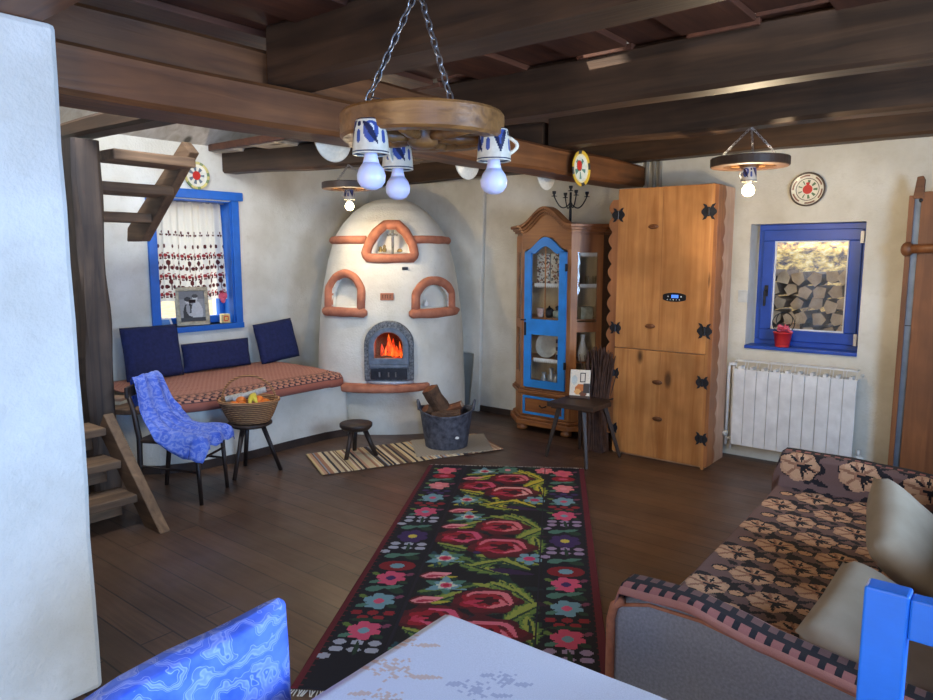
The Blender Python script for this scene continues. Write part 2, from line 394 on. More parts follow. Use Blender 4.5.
beam('ceiling_beam', 'dark beam from which the right-hand small wheel lamp hangs', (-2.6, 4.17, 2.2), (XR+.1, 4.17, 2.2), .15, .24, BEAM, 4, group=G)
beam('ceiling_beam', 'dark beam lying tight against the back wall above cupboard and window', (XL, 5.27, 2.205), (XR+.1, 5.27, 2.235), .16, .22, BEAM, 5, group=G)
beam('ceiling_beam', 'short dark beam between the left wall and the long beam, above the left wheel lamp', (XL-.02, 3.66, 2.2), (-2.65, 4.15, 2.17), .15, .2, BEAM, 6, group=G)
beam('ceiling_beam', 'beam nearest the camera, resting on the white partition in the top left corner', (-2.56, .84, 2.21), (XR+.1, .84, 2.21), .28, .22, BEAM_W, 8, group=G)
beam('ceiling_beam', 'dark joist lying on the long beam in the top left corner', (-2.68, .95, 2.19), (-2.68, 3.1, 2.19), .1, .17, BEAM_W, 9, group=G)
# stair opening edge boards
b = B(); b.box(XL, -2.7, 3.46, 3.5, 2.375, 2.43); struct(b.obj('trim_stair_opening', BOARD, bevel=.006))

# baseboards
b = B(); b.box(-4.16, -2.45, YB-.02, YB, 0, .06); struct(b.obj('baseboard_back', BLACKB, bevel=.004))

# ---- window 1 (left wall)
def frame_ring(bb, plane, c0, c1, u0, u1, z0, z1, w, wb=None):
    wb = wb or w
    for (a, e, p, q) in ((u0, u1, z1-w, z1), (u0, u1, z0, z0+wb), (u0, u0+w, z0+wb, z1-w), (u1-w, u1, z0+wb, z1-w)):
        if plane == 'x': bb.box(c0, c1, a, e, p, q)
        else: bb.box(a, e, c0, c1, p, q)
    return bb
w1 = D.objects.new('window_1', None); C.objects.link(w1); w1.location = (XL, 3.35, .93); struct(w1)
b = B(); o_ = (XL, 3.35, .93)
def rel(bb, o): bmesh.ops.translate(bb.b, verts=bb.b.verts, vec=-Vector(o)); return bb
b.box(XL-.0, XL+.035, 2.90, 3.81, 1.95, 2.02); b.box(XL, XL+.025, 2.93, 3.0, .9, 1.95); b.box(XL, XL+.025, 3.70, 3.77, .9, 1.95)
rel(b, o_).obj('window_casing', BLUEW, w1, bevel=.004)
b = B(); b.box(XL-.16, XL+.005, 3.0, 3.012, .93, 1.94); b.box(XL-.16, XL+.005, 3.688, 3.70, .93, 1.94); b.box(XL-.16, XL+.005, 3.0, 3.7, 1.93, 1.94)
rel(b, o_).obj('window_reveal', BLUEW, w1)
b = B(); b.box(XL-.22, XL+.04, 2.93, 3.77, .885, .93); rel(b, o_).obj('window_sill', BLUEW, w1, bevel=.004)
b = B(); frame_ring(b, 'x', XL-.21, XL-.15, 3.0, 3.7, .93, 1.94, .055, .06); rel(b, o_).obj('window_frame', BLUEW, w1, bevel=.004)
b = B(); b.box(XL-.185, XL-.18, 3.055, 3.645, .99, 1.885); rel(b, o_).obj('pane', GLASS, w1)
w1.location.y -= .05; w1.location.z = .90; w1.scale = (1, 1, 1.05)
# ---- window 2 (back wall)
w2 = D.objects.new('window_2', None); C.objects.link(w2); w2.location = (-1.29, YB, .84); struct(w2); o_ = (-1.29, YB, .84)
b = B(); frame_ring(b, 'y', YB+.13, YB+.19, -1.635, -.92, .84, 1.72, .045); rel(b, o_).obj('window_frame', BLUED, w2, bevel=.004)
b = B(); frame_ring(b, 'y', YB+.11, YB+.16, -1.60, -.955, .88, 1.68, .08); rel(b, o_).obj('window_sash', BLUED, w2, bevel=.006)
b = B(); frame_ring(b, 'y', YB+.125, YB+.14, -1.522, -1.033, .958, 1.602, .012); rel(b, o_).obj('glazing_bead', WHITE, w2)
b = B(); b.box(-1.51, -1.045, YB+.135, YB+.14, .97, 1.59); rel(b, o_).obj('pane', GLASS, w2)
b = B(); b.box(-1.66, -.92, YB-.02, YB+.14, .82, .845); rel(b, o_).obj('window_sill', BLUED, w2, bevel=.004)
b = B(); b.tube([(-1.56, YB+.11, 1.24), (-1.56, YB+.07, 1.24), (-1.56, YB+.07, 1.13)], .009); b.box(-1.572, -1.548, YB+.1, YB+.112, 1.2, 1.28); rel(b, o_).obj('window_handle', IROND, w2)
b = B(); b.box(-.965, -.945, YB+.09, YB+.13, .88, .96); b.box(-.965, -.945, YB+.09, YB+.13, 1.58, 1.66); rel(b, o_).obj('hinge', WHITE, w2)
for n_, (y0, y1) in ((3, (-1.7, .1)), (4, (1.5, 2.9))):
    wn = D.objects.new('window_%d' % n_, None); C.objects.link(wn); wn.location = (XR, (y0+y1)/2, .85); struct(wn)
    b = B(); frame_ring(b, 'x', XR+.1, XR+.16, y0, y1, .85, 2.05, .06); b.box(XR+.1, XR+.16, (y0+y1)/2-.04, (y0+y1)/2+.04, .91, 1.99); rel(b, wn.location).obj('window_frame', BLUED, wn, bevel=.004)

# ---- outside
b = B(); b.box(-60, 60, -60, 60, -.35, -.3); struct(b.obj('trim_outside_ground', mottled('dry_yard_ground', (150, 128, 96), (190, 170, 130), 3, .95, .3)))
LEAF = NT('sunlit_dry_leaves'); _v = LEAF.coords(); LEAF.col(LEAF.ramp(LEAF.noise(_v, 9, 8, .4, .7), [(.38, (60, 60, 84)), (.47, (170, 140, 100)), (.54, (236, 196, 120)), (.7, (255, 240, 200))])); LEAF.set(Roughness=.9); LEAF.bump(LEAF.noise(_v, 14, 6), 1, .06); LEAF = LEAF.m
def slope(u, v):
    x = -5+7*u; t = v*4; t0 = min(1, v*10); return (x, 7.0+t, -.3+1.2*t0+t*.75+.12*noise.noise(Vector((x*2, t*2, 0))))
put(surf('leafy_slope', 60, 40, slope, None, LEAF), 'bank of sunlit yellow dry leaves outside the small blue window', 'slope', kind='stuff')
rr = random.Random(3); n_ = 0; zrow = .32
protos = []
for k in range(4):
    rr2 = random.Random(k+20); n = rr2.choice((4, 5, 5, 6)); pl = []
    for q in range(n):
        a = 2*PI*(q+rr2.uniform(-.25, .25))/n; r = rr2.uniform(.05, .066); pl.append((r*math.cos(a), r*math.sin(a)))
    b = B(); b.prism(pl, -.18, .18, 'xz'); side = b.obj('firewood_log', LOGSIDE, bevel=.004)
    b = B(); b.prism([(p*.97, q*.97) for p, q in pl], -.185, -.18, 'xz'); face = b.obj('cut_face', CUT, side)
    protos.append(side)
first = [True]*4
row = 0; z = .78
while z < 1.42:
    x = -2.05+(.06 if row % 2 else 0)
    while x < -.75:
        k = rr.randrange(4); o = protos[k] if first[k] else copy_tree(protos[k]); first[k] = False
        o.location = (x, 6.35+rr.uniform(-.03, .03), z+rr.uniform(-.012, .012)); o.rotation_euler = (0, rr.uniform(0, 6.28), rr.uniform(-.12, .12))
        put(o, 'split firewood log in the stack outside the small blue window', 'log', 'firewood stacked outside the window'); x += .118
    z += .108; row += 1
b = B(); b.box(-2.2, -.65, 6.2, 6.55, -.3, .71); struct(b.obj('trim_stone_plinth', mottled('stone_plinth', (110, 108, 104), (140, 138, 132), 9, .9)))

# ================================================================== FIREPLACE
CX, CY = -4.707, 4.75; YAW = math.radians(38.8)
fp = thing('clay_fireplace', 'domed whitewashed clay fireplace with terracotta framed niches in the corner', 'fireplace', (CX, CY, 0), YAW)
FO = .048
prof = [(a, b_*.945, c) for a, b_, c in [(0, .715, .82), (.35, .71, .81), (.7, .695, .79), (1.0, .675, .755), (1.25, .64, .69), (1.45, .60, .62), (1.65, .54, .54), (1.78, .455, .455), (1.88, .36, .36), (1.95, .26, .26), (2.0, .14, .14), (2.01, .001, .001)]]
def ab(z):
    for (z0, a0, b0), (z1, a1, b1) in zip(prof, prof[1:]):
        if z <= z1: t = (z-z0)/(z1-z0); t = t if z1 < 1.8 else t; return a0+(a1-a0)*t, b0+(b1-b0)*t
    return prof[-1][1:]
NEX = 2.7
def fsurf(x, z):   # local y of the front surface at local x,z
    a, bb_ = ab(z); q = min(1, abs(x)/max(a, .001)); return -bb_*(1-q**NEX)**(1/NEX)
def arch(cx, z0, w, h, top=.6, n=24):   # arch outline, flat bottom
    pts = [(cx-w/2, z0), (cx-w/2, z0+h*(1-top))]
    for i in range(1, n): a = PI-PI*i/n; pts.append((cx+w/2*math.cos(a), z0+h*(1-top)+h*top*math.sin(a)))
    return pts+[(cx+w/2, z0+h*(1-top)), (cx+w/2, z0)]
nich = [(-.385+FO, 1.06, .23, .25), (.365+FO, 1.05, .22, .20), (FO, 1.515, .29, .21)]
def inside(x, z, N):
    for cx, z0, w, h in N:
        if z0 < z < z0+h:
            t = (z-z0)/h; hw = w/2*(1-max(0, (t-.35)/.65)**2*(.75 if w < .3 else .85))*(1 if w < .3 else 1-.12*t)
            if abs(x-cx) < hw: return True
    return False
def fpos(u, v):
    z = 2.01*(v**.9); th = 2*PI*u+PI/2; a, bb_ = ab(z); c, s = math.cos(th), math.sin(th)
    x = a*math.copysign(abs(c)**(2/NEX), c); y = bb_*math.copysign(abs(s)**(2/NEX), s)
    if y < 0:
        if inside(x, z, nich): y += .13
        elif abs(x-FO) < .14 and .5 < z < .87: y += .3
    q = .008*noise.noise(Vector((x*3, y*3, z*3))); return (x*(1+q), y*(1+q), z)
surf('body', 360, 230, fpos, None, PLASTER, fp)
def ring(pts, r, name, flat=.8):
    b = B(); b.tube([(x, fsurf(x, z)-.012, z) for x, z in pts], r, 10, closed=True, flat=flat); return b.jitter(.006, 8).obj(name, TERRA, fp, smooth=True)
for cx, z0, w, h in nich[:2]:
    pts = []
    w2_, h2_ = w+.07, h+.045
    for i in range(21):
        a = PI-PI*i/20; x = cx+w2_/2*math.cos(a)*(1 if abs(math.cos(a)) > .9 else .97); pts.append((x, z0-.01+.42*h2_+(.58*h2_)*math.sin(a)))
    path = [(cx-w2_/2, z0-.02)]+pts+[(cx+w2_/2, z0-.02)]
    b = B(); b.tube([(x, fsurf(x, z)-.012, z) for x, z in path], .038, 10, flat=.9); b.jitter(.007, 9).obj('niche_arch', TERRA, fp, smooth=True)
    b = B(); n = 14; hw = .20
    b.tube([(cx-hw+2*hw*i/n, fsurf(cx-hw+2*hw*i/n, z0-.04)-.015, z0-.035) for i in range(n+1)], [.02]+[.042]*(n-1)+[.02], 12); b.jitter(.006, 7).obj('niche_shelf', TERRA, fp, smooth=True)
cx, z0, w, h = nich[2]
path = [(cx-.205, z0-.005), (cx-.18, z0+.085), (cx-.125, z0+.175), (cx-.055, z0+.24), (cx+.055, z0+.24), (cx+.125, z0+.175), (cx+.18, z0+.085), (cx+.205, z0-.005), (cx+.19, z0-.04), (cx, z0-.045), (cx-.19, z0-.04)]
fine = []
for (x0, a0), (x1, a1) in zip(path, path[1:]+path[:1]):
    for t in range(4): fine.append((x0+(x1-x0)*t/4, a0+(a1-a0)*t/4))
ring(fine, .044, 'niche_arch', .9)
for s in (-1, 1):
    b = B(); xs = [s*(.2+.40*i/10)+FO*.8 for i in range(11)]; zz = 1.63
    b.tube([(x, (fsurf(x, zz)-.015) if abs(x) < ab(zz)[0]-.01 else -.12, zz) for x in [q for q in xs if abs(q) < ab(zz)[0]+.02]], .034, 10); b.jitter(.005, 8).obj('mantel_band', TERRA, fp, smooth=True)
# hearth shelf
pl = []
for i in range(25):
    a = PI+PI*i/24; pl.append((-.035+.42*math.cos(a), -.72+.23*math.sin(a)))
b = B(); b.prism(pl, .375, .435, 'xy'); b.obj('hearth_shelf', TERRA, fp, bevel=.022, smooth=True, seg=3)
# stove front
fy = -.83
stv = D.objects.new('stove', None); C.objects.link(stv); stv.parent = fp; stv.location = (FO, 0, 0)
def archl(w, h, z0, n=26, top=None):
    top = top or w/2; pts = []
    for i in range(n+1): a = PI-PI*i/n; pts.append((w/2*math.cos(a), z0+h-top+top*math.sin(a)))
    return [(-w/2, z0)]+pts+[(w/2, z0)]
st = B(); st.prism(archl(.41, .5, .46), fy, fy+.12, 'xz', hole=archl(.27, .25, .635)); st.obj('stove_surround', STONE, stv, bevel=.01)
st = B(); st.prism(archl(.335, .31, .6), fy-.025, fy+.0, 'xz', hole=archl(.235, .215, .655)); door_f = st.obj('stove_door', IRON, stv, bevel=.006)
st = B(); st.prism(archl(.25, .23, .65), fy-.012, fy-.008, 'xz'); st.obj('door_glass', glass_mat('stove_glass', (1, .8, .7), .05), door_f)
st = B(); st.box(-.16, .16, fy-.03, fy-.01, .575, .6); st.obj('door_ledge', IRON, stv, bevel=.004)
st = B(); st.box(-.15, .15, fy-.022, fy-.0, .475, .565); vp = st.obj('vent_panel', IROND, stv, bevel=.004)
for x in (-.075, 0, .06):
    st = B(); st.tube([(x, fy-.03, .5), (x, fy-.035, .54)], .007); st.obj('vent_knob', STEEL, vp)
st = B(); st.lathe([(.215, 0), (.22, .01), (.215, .025), (0, .025)], 40, (0, fy+.09, .435), sy=.55); st.obj('ash_tray', mottled('pale_metal_tray', (150, 156, 164), (190, 196, 204), 20, .4, .2, .002, .4), stv, smooth=True)
st = B(); st.box(-.14, .14, fy+.03, fy+.31, .60, .63); st.box(-.14, .14, fy+.29, fy+.31, .6, .89); st.box(-.15, -.13, fy+.03, fy+.31, .6, .89); st.box(.13, .15, fy+.03, fy+.31, .6, .89); st.box(-.14, .14, fy+.03, fy+.31, .88, .9)
st.obj('firebox', mottled('sooty_firebox', (60, 26, 18), (110, 48, 30), 12, .9, .4), stv)
for x, l in ((-.04, .1), (.05, .12)):
    st = B(); st.tube([(x-l, fy+.16, .63), (x+l*.6, fy+.2, .645)], .026, 8); st.obj('burning_log', mottled('charred_log', (26, 14, 10), (70, 34, 20), 20, .9), stv)
FLAME = NT('flame'); _v = FLAME.coords((1, 1, .45)); _c = FLAME.ramp(FLAME.noise(_v, 22, 4, 1.0), [(.35, (120, 16, 4)), (.5, (255, 70, 16)), (.68, (255, 170, 70))]); FLAME.l(_c, FLAME.b.inputs['Emission Color']); FLAME.set(Emission_Strength=1.1, Base_Color=(0, 0, 0, 1)); FLAME = FLAME.m
for x, hgt, r in ((-.075, .13, .022), (-.045, .1, .02), (-.015, .21, .034), (.02, .17, .03), (.05, .11, .022), (.08, .15, .016)):
    st = B(); st.lathe([(.2*r, 0), (r, hgt*.18), (r*.85, hgt*.4), (r*.4, hgt*.75), (0, hgt)], 12, (x, fy+.17, .63)); st.jitter(.012, 14).obj('flame', FLAME, stv, smooth=True)
st = B(); st.ball((0, fy+.2, .63), .1, 16, (1.15, .5, .22)); st.obj('embers', FLAME, stv, smooth=True)
for o in [x for x in D.objects if x.parent == stv]: o.parent = fp; o.location.x += FO
D.objects.remove(stv)
# plaque, thermometer
y = fsurf(0, 1.16)
st = B(); st.box(-.055+FO-.02, .055+FO-.02, y-.015, y+.02, 1.125, 1.185); pq = st.obj('clay_plaque', TERRA, fp, bevel=.004)
st = B()
for i, x in enumerate((-.033, -.013, .007, .027)):
    x += FO-.02; st.box(x-.003, x+.003, y-.019, y-.012, 1.14, 1.172)
    if i % 2: st.box(x-.003, x+.012, y-.019, y-.012, 1.167, 1.172)
st.obj('plaque_marks', mottled('burnt_clay', (88, 60, 46), (110, 78, 60), 20, .9), pq)
y = fsurf(.115, 1.39)
st = B(); st.box(.15, .20, y-.01, y+.03, 1.375, 1.40); st.obj('vent_cap', IROND, fp, bevel=.003)
# things in the niches (their own things)
def fpw(x, y, z): v = Matrix.Rotation(YAW, 4, 'Z') @ Vector((x, y, z)); return (v.x+CX, v.y+CY, z)
yz = fsurf(0, 1.53)+.05
t = thing('crucifix', 'small carved crucifix standing in the top niche of the fireplace', 'crucifix', fpw(FO+.015, yz, 1.50), YAW)
b = B(); b.tube([(0, 0, .0), (0, 0, .12), (0, 0, .21)], .012); b.tube([(-.045, 0, .165), (0, 0, .178), (.045, 0, .165)], .009); b.obj('cross', mottled('bronze', (112, 108, 92), (146, 140, 120), 20, .5), t)
b = B(); b.tube([(0, -.015, .07), (0, -.018, .14), (0, -.018, .16)], [.006, .012, .008]); b.tube([(-.035, -.015, .175), (0, -.015, .15), (.035, -.015, .175)], .004); b.ball((0, -.02, .176), .01, 10); b.obj('figure', STEEL, t, smooth=True)
for x, h, lab in ((-.09, .05, 'little dark figurine at the left of the top fireplace niche'), (-.055, .065, 'little brown figurine beside the crucifix on its left'), (.075, .03, 'low gilded ornament at the right of the top fireplace niche')):
    b = B(); b.lathe([(.014, 0), (.02, h*.3), (.012, h*.6), (.014, h*.8), (0, h)], 12, sx=1.6 if x > 0 else 1); o = b.obj('figurine', mottled('gilt_clay_%d' % int(abs(x)*1000), (96, 74, 34), (160, 130, 60), 40, .5, .2), None, smooth=True, loc=fpw(x+FO, yz, 1.525)); put(o, lab, 'figurine')
yz = fsurf(.375, 1.06)+.06
b = B(); b.lathe([(.012, 0), (.02, .01), (.016, .03), (.008, .045), (0, .06)], 12); put(b.obj('figurine', PORC, None, smooth=True, loc=fpw(.35, yz, 1.068)), 'tiny pale bird figurine in the right-hand fireplace niche', 'figurine')
# stub of chimney breast with a recess beneath it
b = B(); pl = [(-5.59, .56), (-4.18, .56), (-4.24, 0), (-4.12, 0), (-4.09, 1.0), (-4.06, 2.2), (-5.59, 2.2)]
b.prism(pl, YB-.045, YB, 'xz'); struct(b.obj('wall_back_chimney_breast', PLASTER, bevel=.01))

# ================================================================== BENCH
be = thing('plastered_bench', 'whitewashed masonry bench with curved front along the left wall', 'bench', (-5.0, 3.2, 0))
pl = [(-5.6, 2.05), (-5.1, 2.06), (-4.85, 2.18), (-4.62, 2.38), (-4.5, 2.62), (-4.46, 3.0), (-4.47, 3.4), (-4.46, 3.7), (-4.42, 3.9), (-4.6, 4.1), (-5.6, 4.3)]
b = B(); b.prism([(x+5, y-3.2) for x, y in pl], 0, .435); b.obj('masonry', PLASTER, be, bevel=.03, seg=3)
b = B(); ppts = [(x+5+.004, y-3.2, .03) for x, y in pl[1:9]]
for p, q in zip(ppts, ppts[1:]): b.bar(p, q, .02, .06)
b.obj('plinth_strip', BLACKB, be)
b = B(); b.prism([(-5.6+5, 2.02-3.2), (-5.05+5, 2.02-3.2), (-4.7+5, 2.2-3.2), (-4.6+5, 2.33-3.2), (-5.0+5, 2.33-3.2), (-5.6+5, 2.33-3.2)], .435, .47); b.obj('bench_board', STAIR, be, bevel=.005)
# woven cover on the bench
NU, NV = 170, 90
cv = Cv(NU, NV, (176, 118, 98))
for y in range(NV):
    for x in range(NU):
        if (x+y) % 4 == 0 and y < 66: cv.g[y][x] = (150, 92, 78)
        if (x-y) % 6 == 0 and y < 66: cv.g[y][x] = (196, 142, 118)
cv.rect(0, 66, NU, 80, (188, 128, 104))
for x in range(0, NU, 6):
    for q in (0, 6):
        cv.arc(x+3, 70+q, 2.6, 0, 6.28, 1.1, (66, 44, 48)); cv.px(x+3, 70+q, (200, 150, 120))
cv.rect(0, 65, NU, 66, (96, 58, 52)); cv.rect(0, 80, NU, 81, (90, 56, 54)); cv.rect(0, 81, NU, NV, (158, 92, 74))
def mpos(u, v):   # u along Y (2.36..4.05), v from wall to front and down
    y = 2.36+u*1.60; xf = -4.45+.02*math.sin(y*3)
    if y < 2.75: xf = -4.45-(2.75-y)**2*1.0
    if y > 3.75: xf = -4.45+(y-3.75)*.05-(max(0, y-3.8))**2*5
    t = v/.86
    if t < 1: return (-5.55+(xf+5.55)*t, y, .518+.006*noise.noise(Vector((t*6, y*5, 0)))-.012*t**8)
    s = (t-1)/(1/.86-1); return (xf+.03*math.sin(s*2.4), y, .506-.075*s)
put(surf('woven_bench_cover', NU, NV, mpos, lambda i, j: cv.at(i, j), CAN, thick=.006), 'dusty pink woven cover with dark diamond border spread on the bench', 'cover')
b = B(); b.prism([(-5.56, 2.40), (-4.9, 2.40), (-4.62, 2.5), (-4.5, 2.8), (-4.5, 3.9), (-4.56, 3.97), (-5.56, 3.97)], .437, .50); put(b.obj('foam_pad', BEIGE, bevel=.01), 'flat pad under the pink woven bench cover', 'pad')
def cushion(name, label, w, h, t, loc, rot, mat, group=None, n=18, sq=.35):
    """pillow with w x h face in local xz, thickness t along y"""
    vs = []; fs = []
    bb = B(); g = []
    for s in (-1, 1):
        gg = []
        for j in range(n+1):
            for i in range(n+1):
                u, v = i/n*2-1, j/n*2-1
                e = ((1-u**4)*(1-v**4)); th = t/2*max(0, e)**sq
                pin = 1-.02*(1-abs(u))*abs(v)**3
                pin2 = 1-.02*(1-abs(v))*abs(u)**3
                gg.append(bb.b.verts.new((u*w/2*pin2, s*th+.006*noise.noise(Vector((u*2, v*2, w*9+s))), v*h/2*pin)))
        for j in range(n):
            for i in range(n):
                a = j*(n+1)+i; f = (gg[a], gg[a+1], gg[a+n+2], gg[a+n+1]); bb.b.faces.new(f if s > 0 else f[::-1])
        g.append(gg)
    bmesh.ops.remove_doubles(bb.b, verts=bb.b.verts, dist=.003)
    o = bb.obj(name, mat, None, smooth=True, loc=loc, rot=rot); put(o, label, 'cushion', group); return o
GC = 'navy back cushions on the bench'
cushion('back_cushion', 'large square navy cushion at the left end of the bench, nearest the post', .47, .42, .1, (-5.44, 2.79, .735), (math.radians(-10), 0, math.radians(90)), NAVY, GC, sq=.22)
cushion('back_cushion', 'long low navy cushion in the middle of the bench', .64, .24, .1, (-5.46, 3.37, .65), (math.radians(-8), 0, math.radians(90)), NAVY, GC, sq=.22)
cushion('back_cushion', 'square navy cushion tilted at the right end of the bench near the fireplace', .42, .37, .1, (-5.44, 3.97, .715), (math.radians(-12), math.radians(-5), math.radians(90)), NAVY, GC, sq=.22)
for k, (dz, c) in enumerate(((0, (196, 186, 160)), (.022, (150, 120, 96)))):
    b = B(); b.box(-.09, .09, -.06, .06, 0, .02); put(b.obj('book', mottled('book_cover_%d' % k, c, tuple(q+20 for q in c), 20, .7, .1), loc=(-5.0, 2.27-.01*k, .471+dz), rot=(0, 0, .4+.2*k), bevel=.002), ('lower' if k == 0 else 'upper')+' small book of the pair at the bare left end of the bench', 'book')

# ---- on window 1's sill
t = thing('picture_frame', 'silver framed black and white portrait of a couple on the left window sill', 'picture frame', (XL-.02, 3.26, .901), math.radians(78)); t.scale = (1.12, 1, 1.1)
tl = Matrix.Rotation(math.radians(-8), 4, 'X')
b = B(); frame_ring(b, 'y', -.012, .012, -.125, .125, 0, .3, .032); bmesh.ops.transform(b.b, matrix=tl, verts=b.b.verts); b.obj('frame', mottled('tarnished_silver', (126, 118, 100), (168, 160, 138), 40, .4, .4, .002, .4), t, bevel=.004)
pc = Cv(40, 52, (150, 150, 148)); pc.rect(0, 0, 40, 14, (120, 120, 120))
pc.ell(14, 40, 9, 20, (30, 30, 32)); pc.ell(27, 36, 9, 18, (196, 196, 194)); pc.ell(13, 17, 4, 5, (200, 198, 194)); pc.ell(13, 14, 5, 4, (40, 40, 42)); pc.ell(25, 13, 4, 5, (206, 204, 200)); pc.ell(25, 9, 5, 3, (60, 60, 60)); pc.ell(19, 40, 6, 3, (190, 188, 184)); pc.rect(0, 45, 40, 52, (44, 44, 46)); pc.ell(13, 30, 3, 9, (150, 150, 150))
surf('photograph', 40, 52, lambda u, v: tuple(tl @ Vector((-.095+.19*u, -.004, .27-.24*v))), lambda i, j: pc.at(i, j), CANP, t, thick=.003)
b = B(); b.bar((0, .01, .2), (0, .09, .01), .05, .006); b.obj('stand', BLACKP, t)
t = thing('picture_frame', 'small blue and white frame tilted back at the left of the window sill', 'picture frame', (XL-.015, 3.01, .901), math.radians(86))
b = B(); frame_ring(b, 'y', -.01, .0, -.06, .06, 0, .09, .016); bmesh.ops.transform(b.b, matrix=Matrix.Rotation(math.radians(-35), 4, 'X'), verts=b.b.verts); b.obj('frame', PORC, t, bevel=.003)
b = B(); b.box(-.045, .045, -.005, -.001, .015, .075); bmesh.ops.transform(b.b, matrix=Matrix.Rotation(math.radians(-35), 4, 'X'), verts=b.b.verts); b.obj('picture', painted('tile_blue', (90, 140, 200)), t)
bx = Cv(12, 12, (222, 190, 120)); bx.ell(6, 6, 4.5, 4.5, (214, 80, 50)); bx.ell(6, 6, 2.4, 2.4, (240, 206, 90)); bx.px(6, 6, (60, 120, 180))
t = thing('small_box', 'little red and yellow painted box at the right end of the left window sill', 'box', (XL-.03, 3.57, .901), math.radians(80))
b = B(); b.box(-.038, .038, -.02, .03, 0, .08); b.obj('carton', mottled('cream_card', (226, 206, 150), (236, 220, 170), 20, .7, 0), t, bevel=.002)
surf('painted_face', 12, 12, lambda u, v: (-.036+.072*u, -.0215, .078-.076*v), lambda i, j: bx.at(i, j), CANP, t, thick=.0015)
# curtain
NU, NV = 120, 130
cc = Cv(NU, NV, (246, 240, 226), 1.5); DR, RD = (92, 44, 44), (160, 60, 62)
def motif(x, y, c, s=1):
    cc.ell(x, y-2*s, 1.1*s, 1.6*s, c); cc.ell(x-2*s, y+s, 1.3*s, 1.2*s, c); cc.ell(x+2*s, y+s, 1.3*s, 1.2*s, c); cc.rect(x, y-1, x+1, y+3*s, c)
for x in range(5, NU, 11): motif(x, 42, DR, 1.1); cc.ell(x+5, 58, 1.8, 2.6, DR)
for yb in (70, 97, 121):
    for x in range(2, NU, 9):
        cc.ell(x+2, yb, 2.6, 2.4, RD); cc.ell(x+6, yb+2, 1.5, 3, DR); cc.ell(x+2, yb+4, 1.8, 1.2, DR); cc.ell(x+5, yb-3, 1.6, 1, RD)
for x in range(8, NU, 17): motif(x, 84, DR, 2.2); motif(x+2, 109, DR, 2.2); cc.ell(x+8, 84, .9, 3, RD)
def cpos(u, v):
    y = 2.965+.64*u+.03*v*(u-.3); return (XL-.085+.014*math.sin(u*26+v)*(.4+v)+.008*math.sin(u*61), y, 1.945-.84*v+.012*math.sin(u*9)*v)
put(surf('window_curtain', cc.w, cc.h, cpos, lambda i, j: cc.at(i, j), CANT), 'cream curtain embroidered in red and black hanging in the left window', 'curtain')
b = B(); b.tube([(XL-.085, 2.955, 1.945), (XL-.085, 3.645, 1.945)], .006); put(b.obj('curtain_rod', STEEL), 'thin rod carrying the embroidered curtain', 'rod')
b = B()
for a, c, e in ((-.02, .02, .03), (.02, .02, .03), (0, -.015, .03)): b.ball((0, a, c), e, 12, (.3, .85, 1))
b.tube([(0, 0, .04), (0.0, 0, .09)], .002); put(b.obj('heart_ornament', PINK, smooth=True, loc=(XL-.05, 3.57, 1.12)), 'pink heart ornament hanging at the right side of the left window', 'ornament')

# ================================================================== STAIRS AND POST
def rough_post(name, x0, x1, y0, y1, z1, mat, label):
    bb = B(); n = 22; rings = []
    c = .02; pr = [(x0+c, y0), (x1-c, y0), (x1, y0+c), (x1, y1-c), (x1-c, y1), (x0+c, y1), (x0, y1-c), (x0, y0+c)]
    mx, my = (x0+x1)/2, (y0+y1)/2
    for i in range(n+1):
        z = z1*i/n; rings.append([bb.b.verts.new((x-mx+.018*noise.noise(Vector((z*2.5, q*3.1, 1))), y-my+.018*noise.noise(Vector((z*2.5, q*2.3, 9))), z)) for q, (x, y) in enumerate(pr)])
    for a, e in zip(rings, rings[1:]):
        for q in range(8): bb.b.faces.new((a[q], a[(q+1) % 8], e[(q+1) % 8], e[q]))
    bb.b.faces.new(rings[0][::-1]); bb.b.faces.new(rings[-1]); return put(bb.obj(name, mat, loc=(mx, my, 0)), label, 'post')
rough_post('timber_post', -4.575, -4.395, 1.85, 2.01, 2.17, POSTW, 'dark weathered timber post standing beside the stairs')
beam('stair_trimmer', 'short timber lying across the top of the post under the attic opening', (-5.3, 1.95, 2.18), (-2.75, 2.04, 2.2), .14, .1, BEAM, 12)
sx = thing('staircase', 'rough wooden open staircase at the left behind the white partition', 'staircase', (-4.0, 1.6, 0))
def relp(p): return (p[0]+4.0, p[1]-1.6, p[2])
# lower flight, climbs towards -X
for yy in (1.86, 1.14):
    b = B(); b.prism([(-3.60+4, 0), (-3.78+4, 0), (-4.27+4, .47), (-4.19+4, .58)][::-1], yy-1.6-.03, yy-1.6+.03, 'xz'); b.obj('stringer', STAIRX, sx, bevel=.006)
for k in range(3):
    xx = -3.90-.165*k; z = .13+.165*k
    b = B(); b.box(xx-.15+4, xx+.07+4, 1.14-1.6, 1.83-1.6, z, z+.045); b.jitter(.004, 6).obj('tread', STAIR, sx, bevel=.006)
    b = B(); b.box(xx-.15+4, xx-.13+4, 1.14-1.6, 1.83-1.6, z-.12, z); b.obj('riser', STAIR, sx)
# landing block against the corner
b = B(); b.box(-5.5+4, -4.55+4, 1.0-1.6, 1.75-1.6, .78, .84); b.obj('landing', STAIR, sx, bevel=.006)
for k in range(4):
    b = B(); b.box(-4.5+4-.12*k, -4.38+4-.12*k, 1.3-1.6, 1.76-1.6, .84+.16*k, .88+.16*k); b.obj('tread', STAIR, sx, bevel=.006)
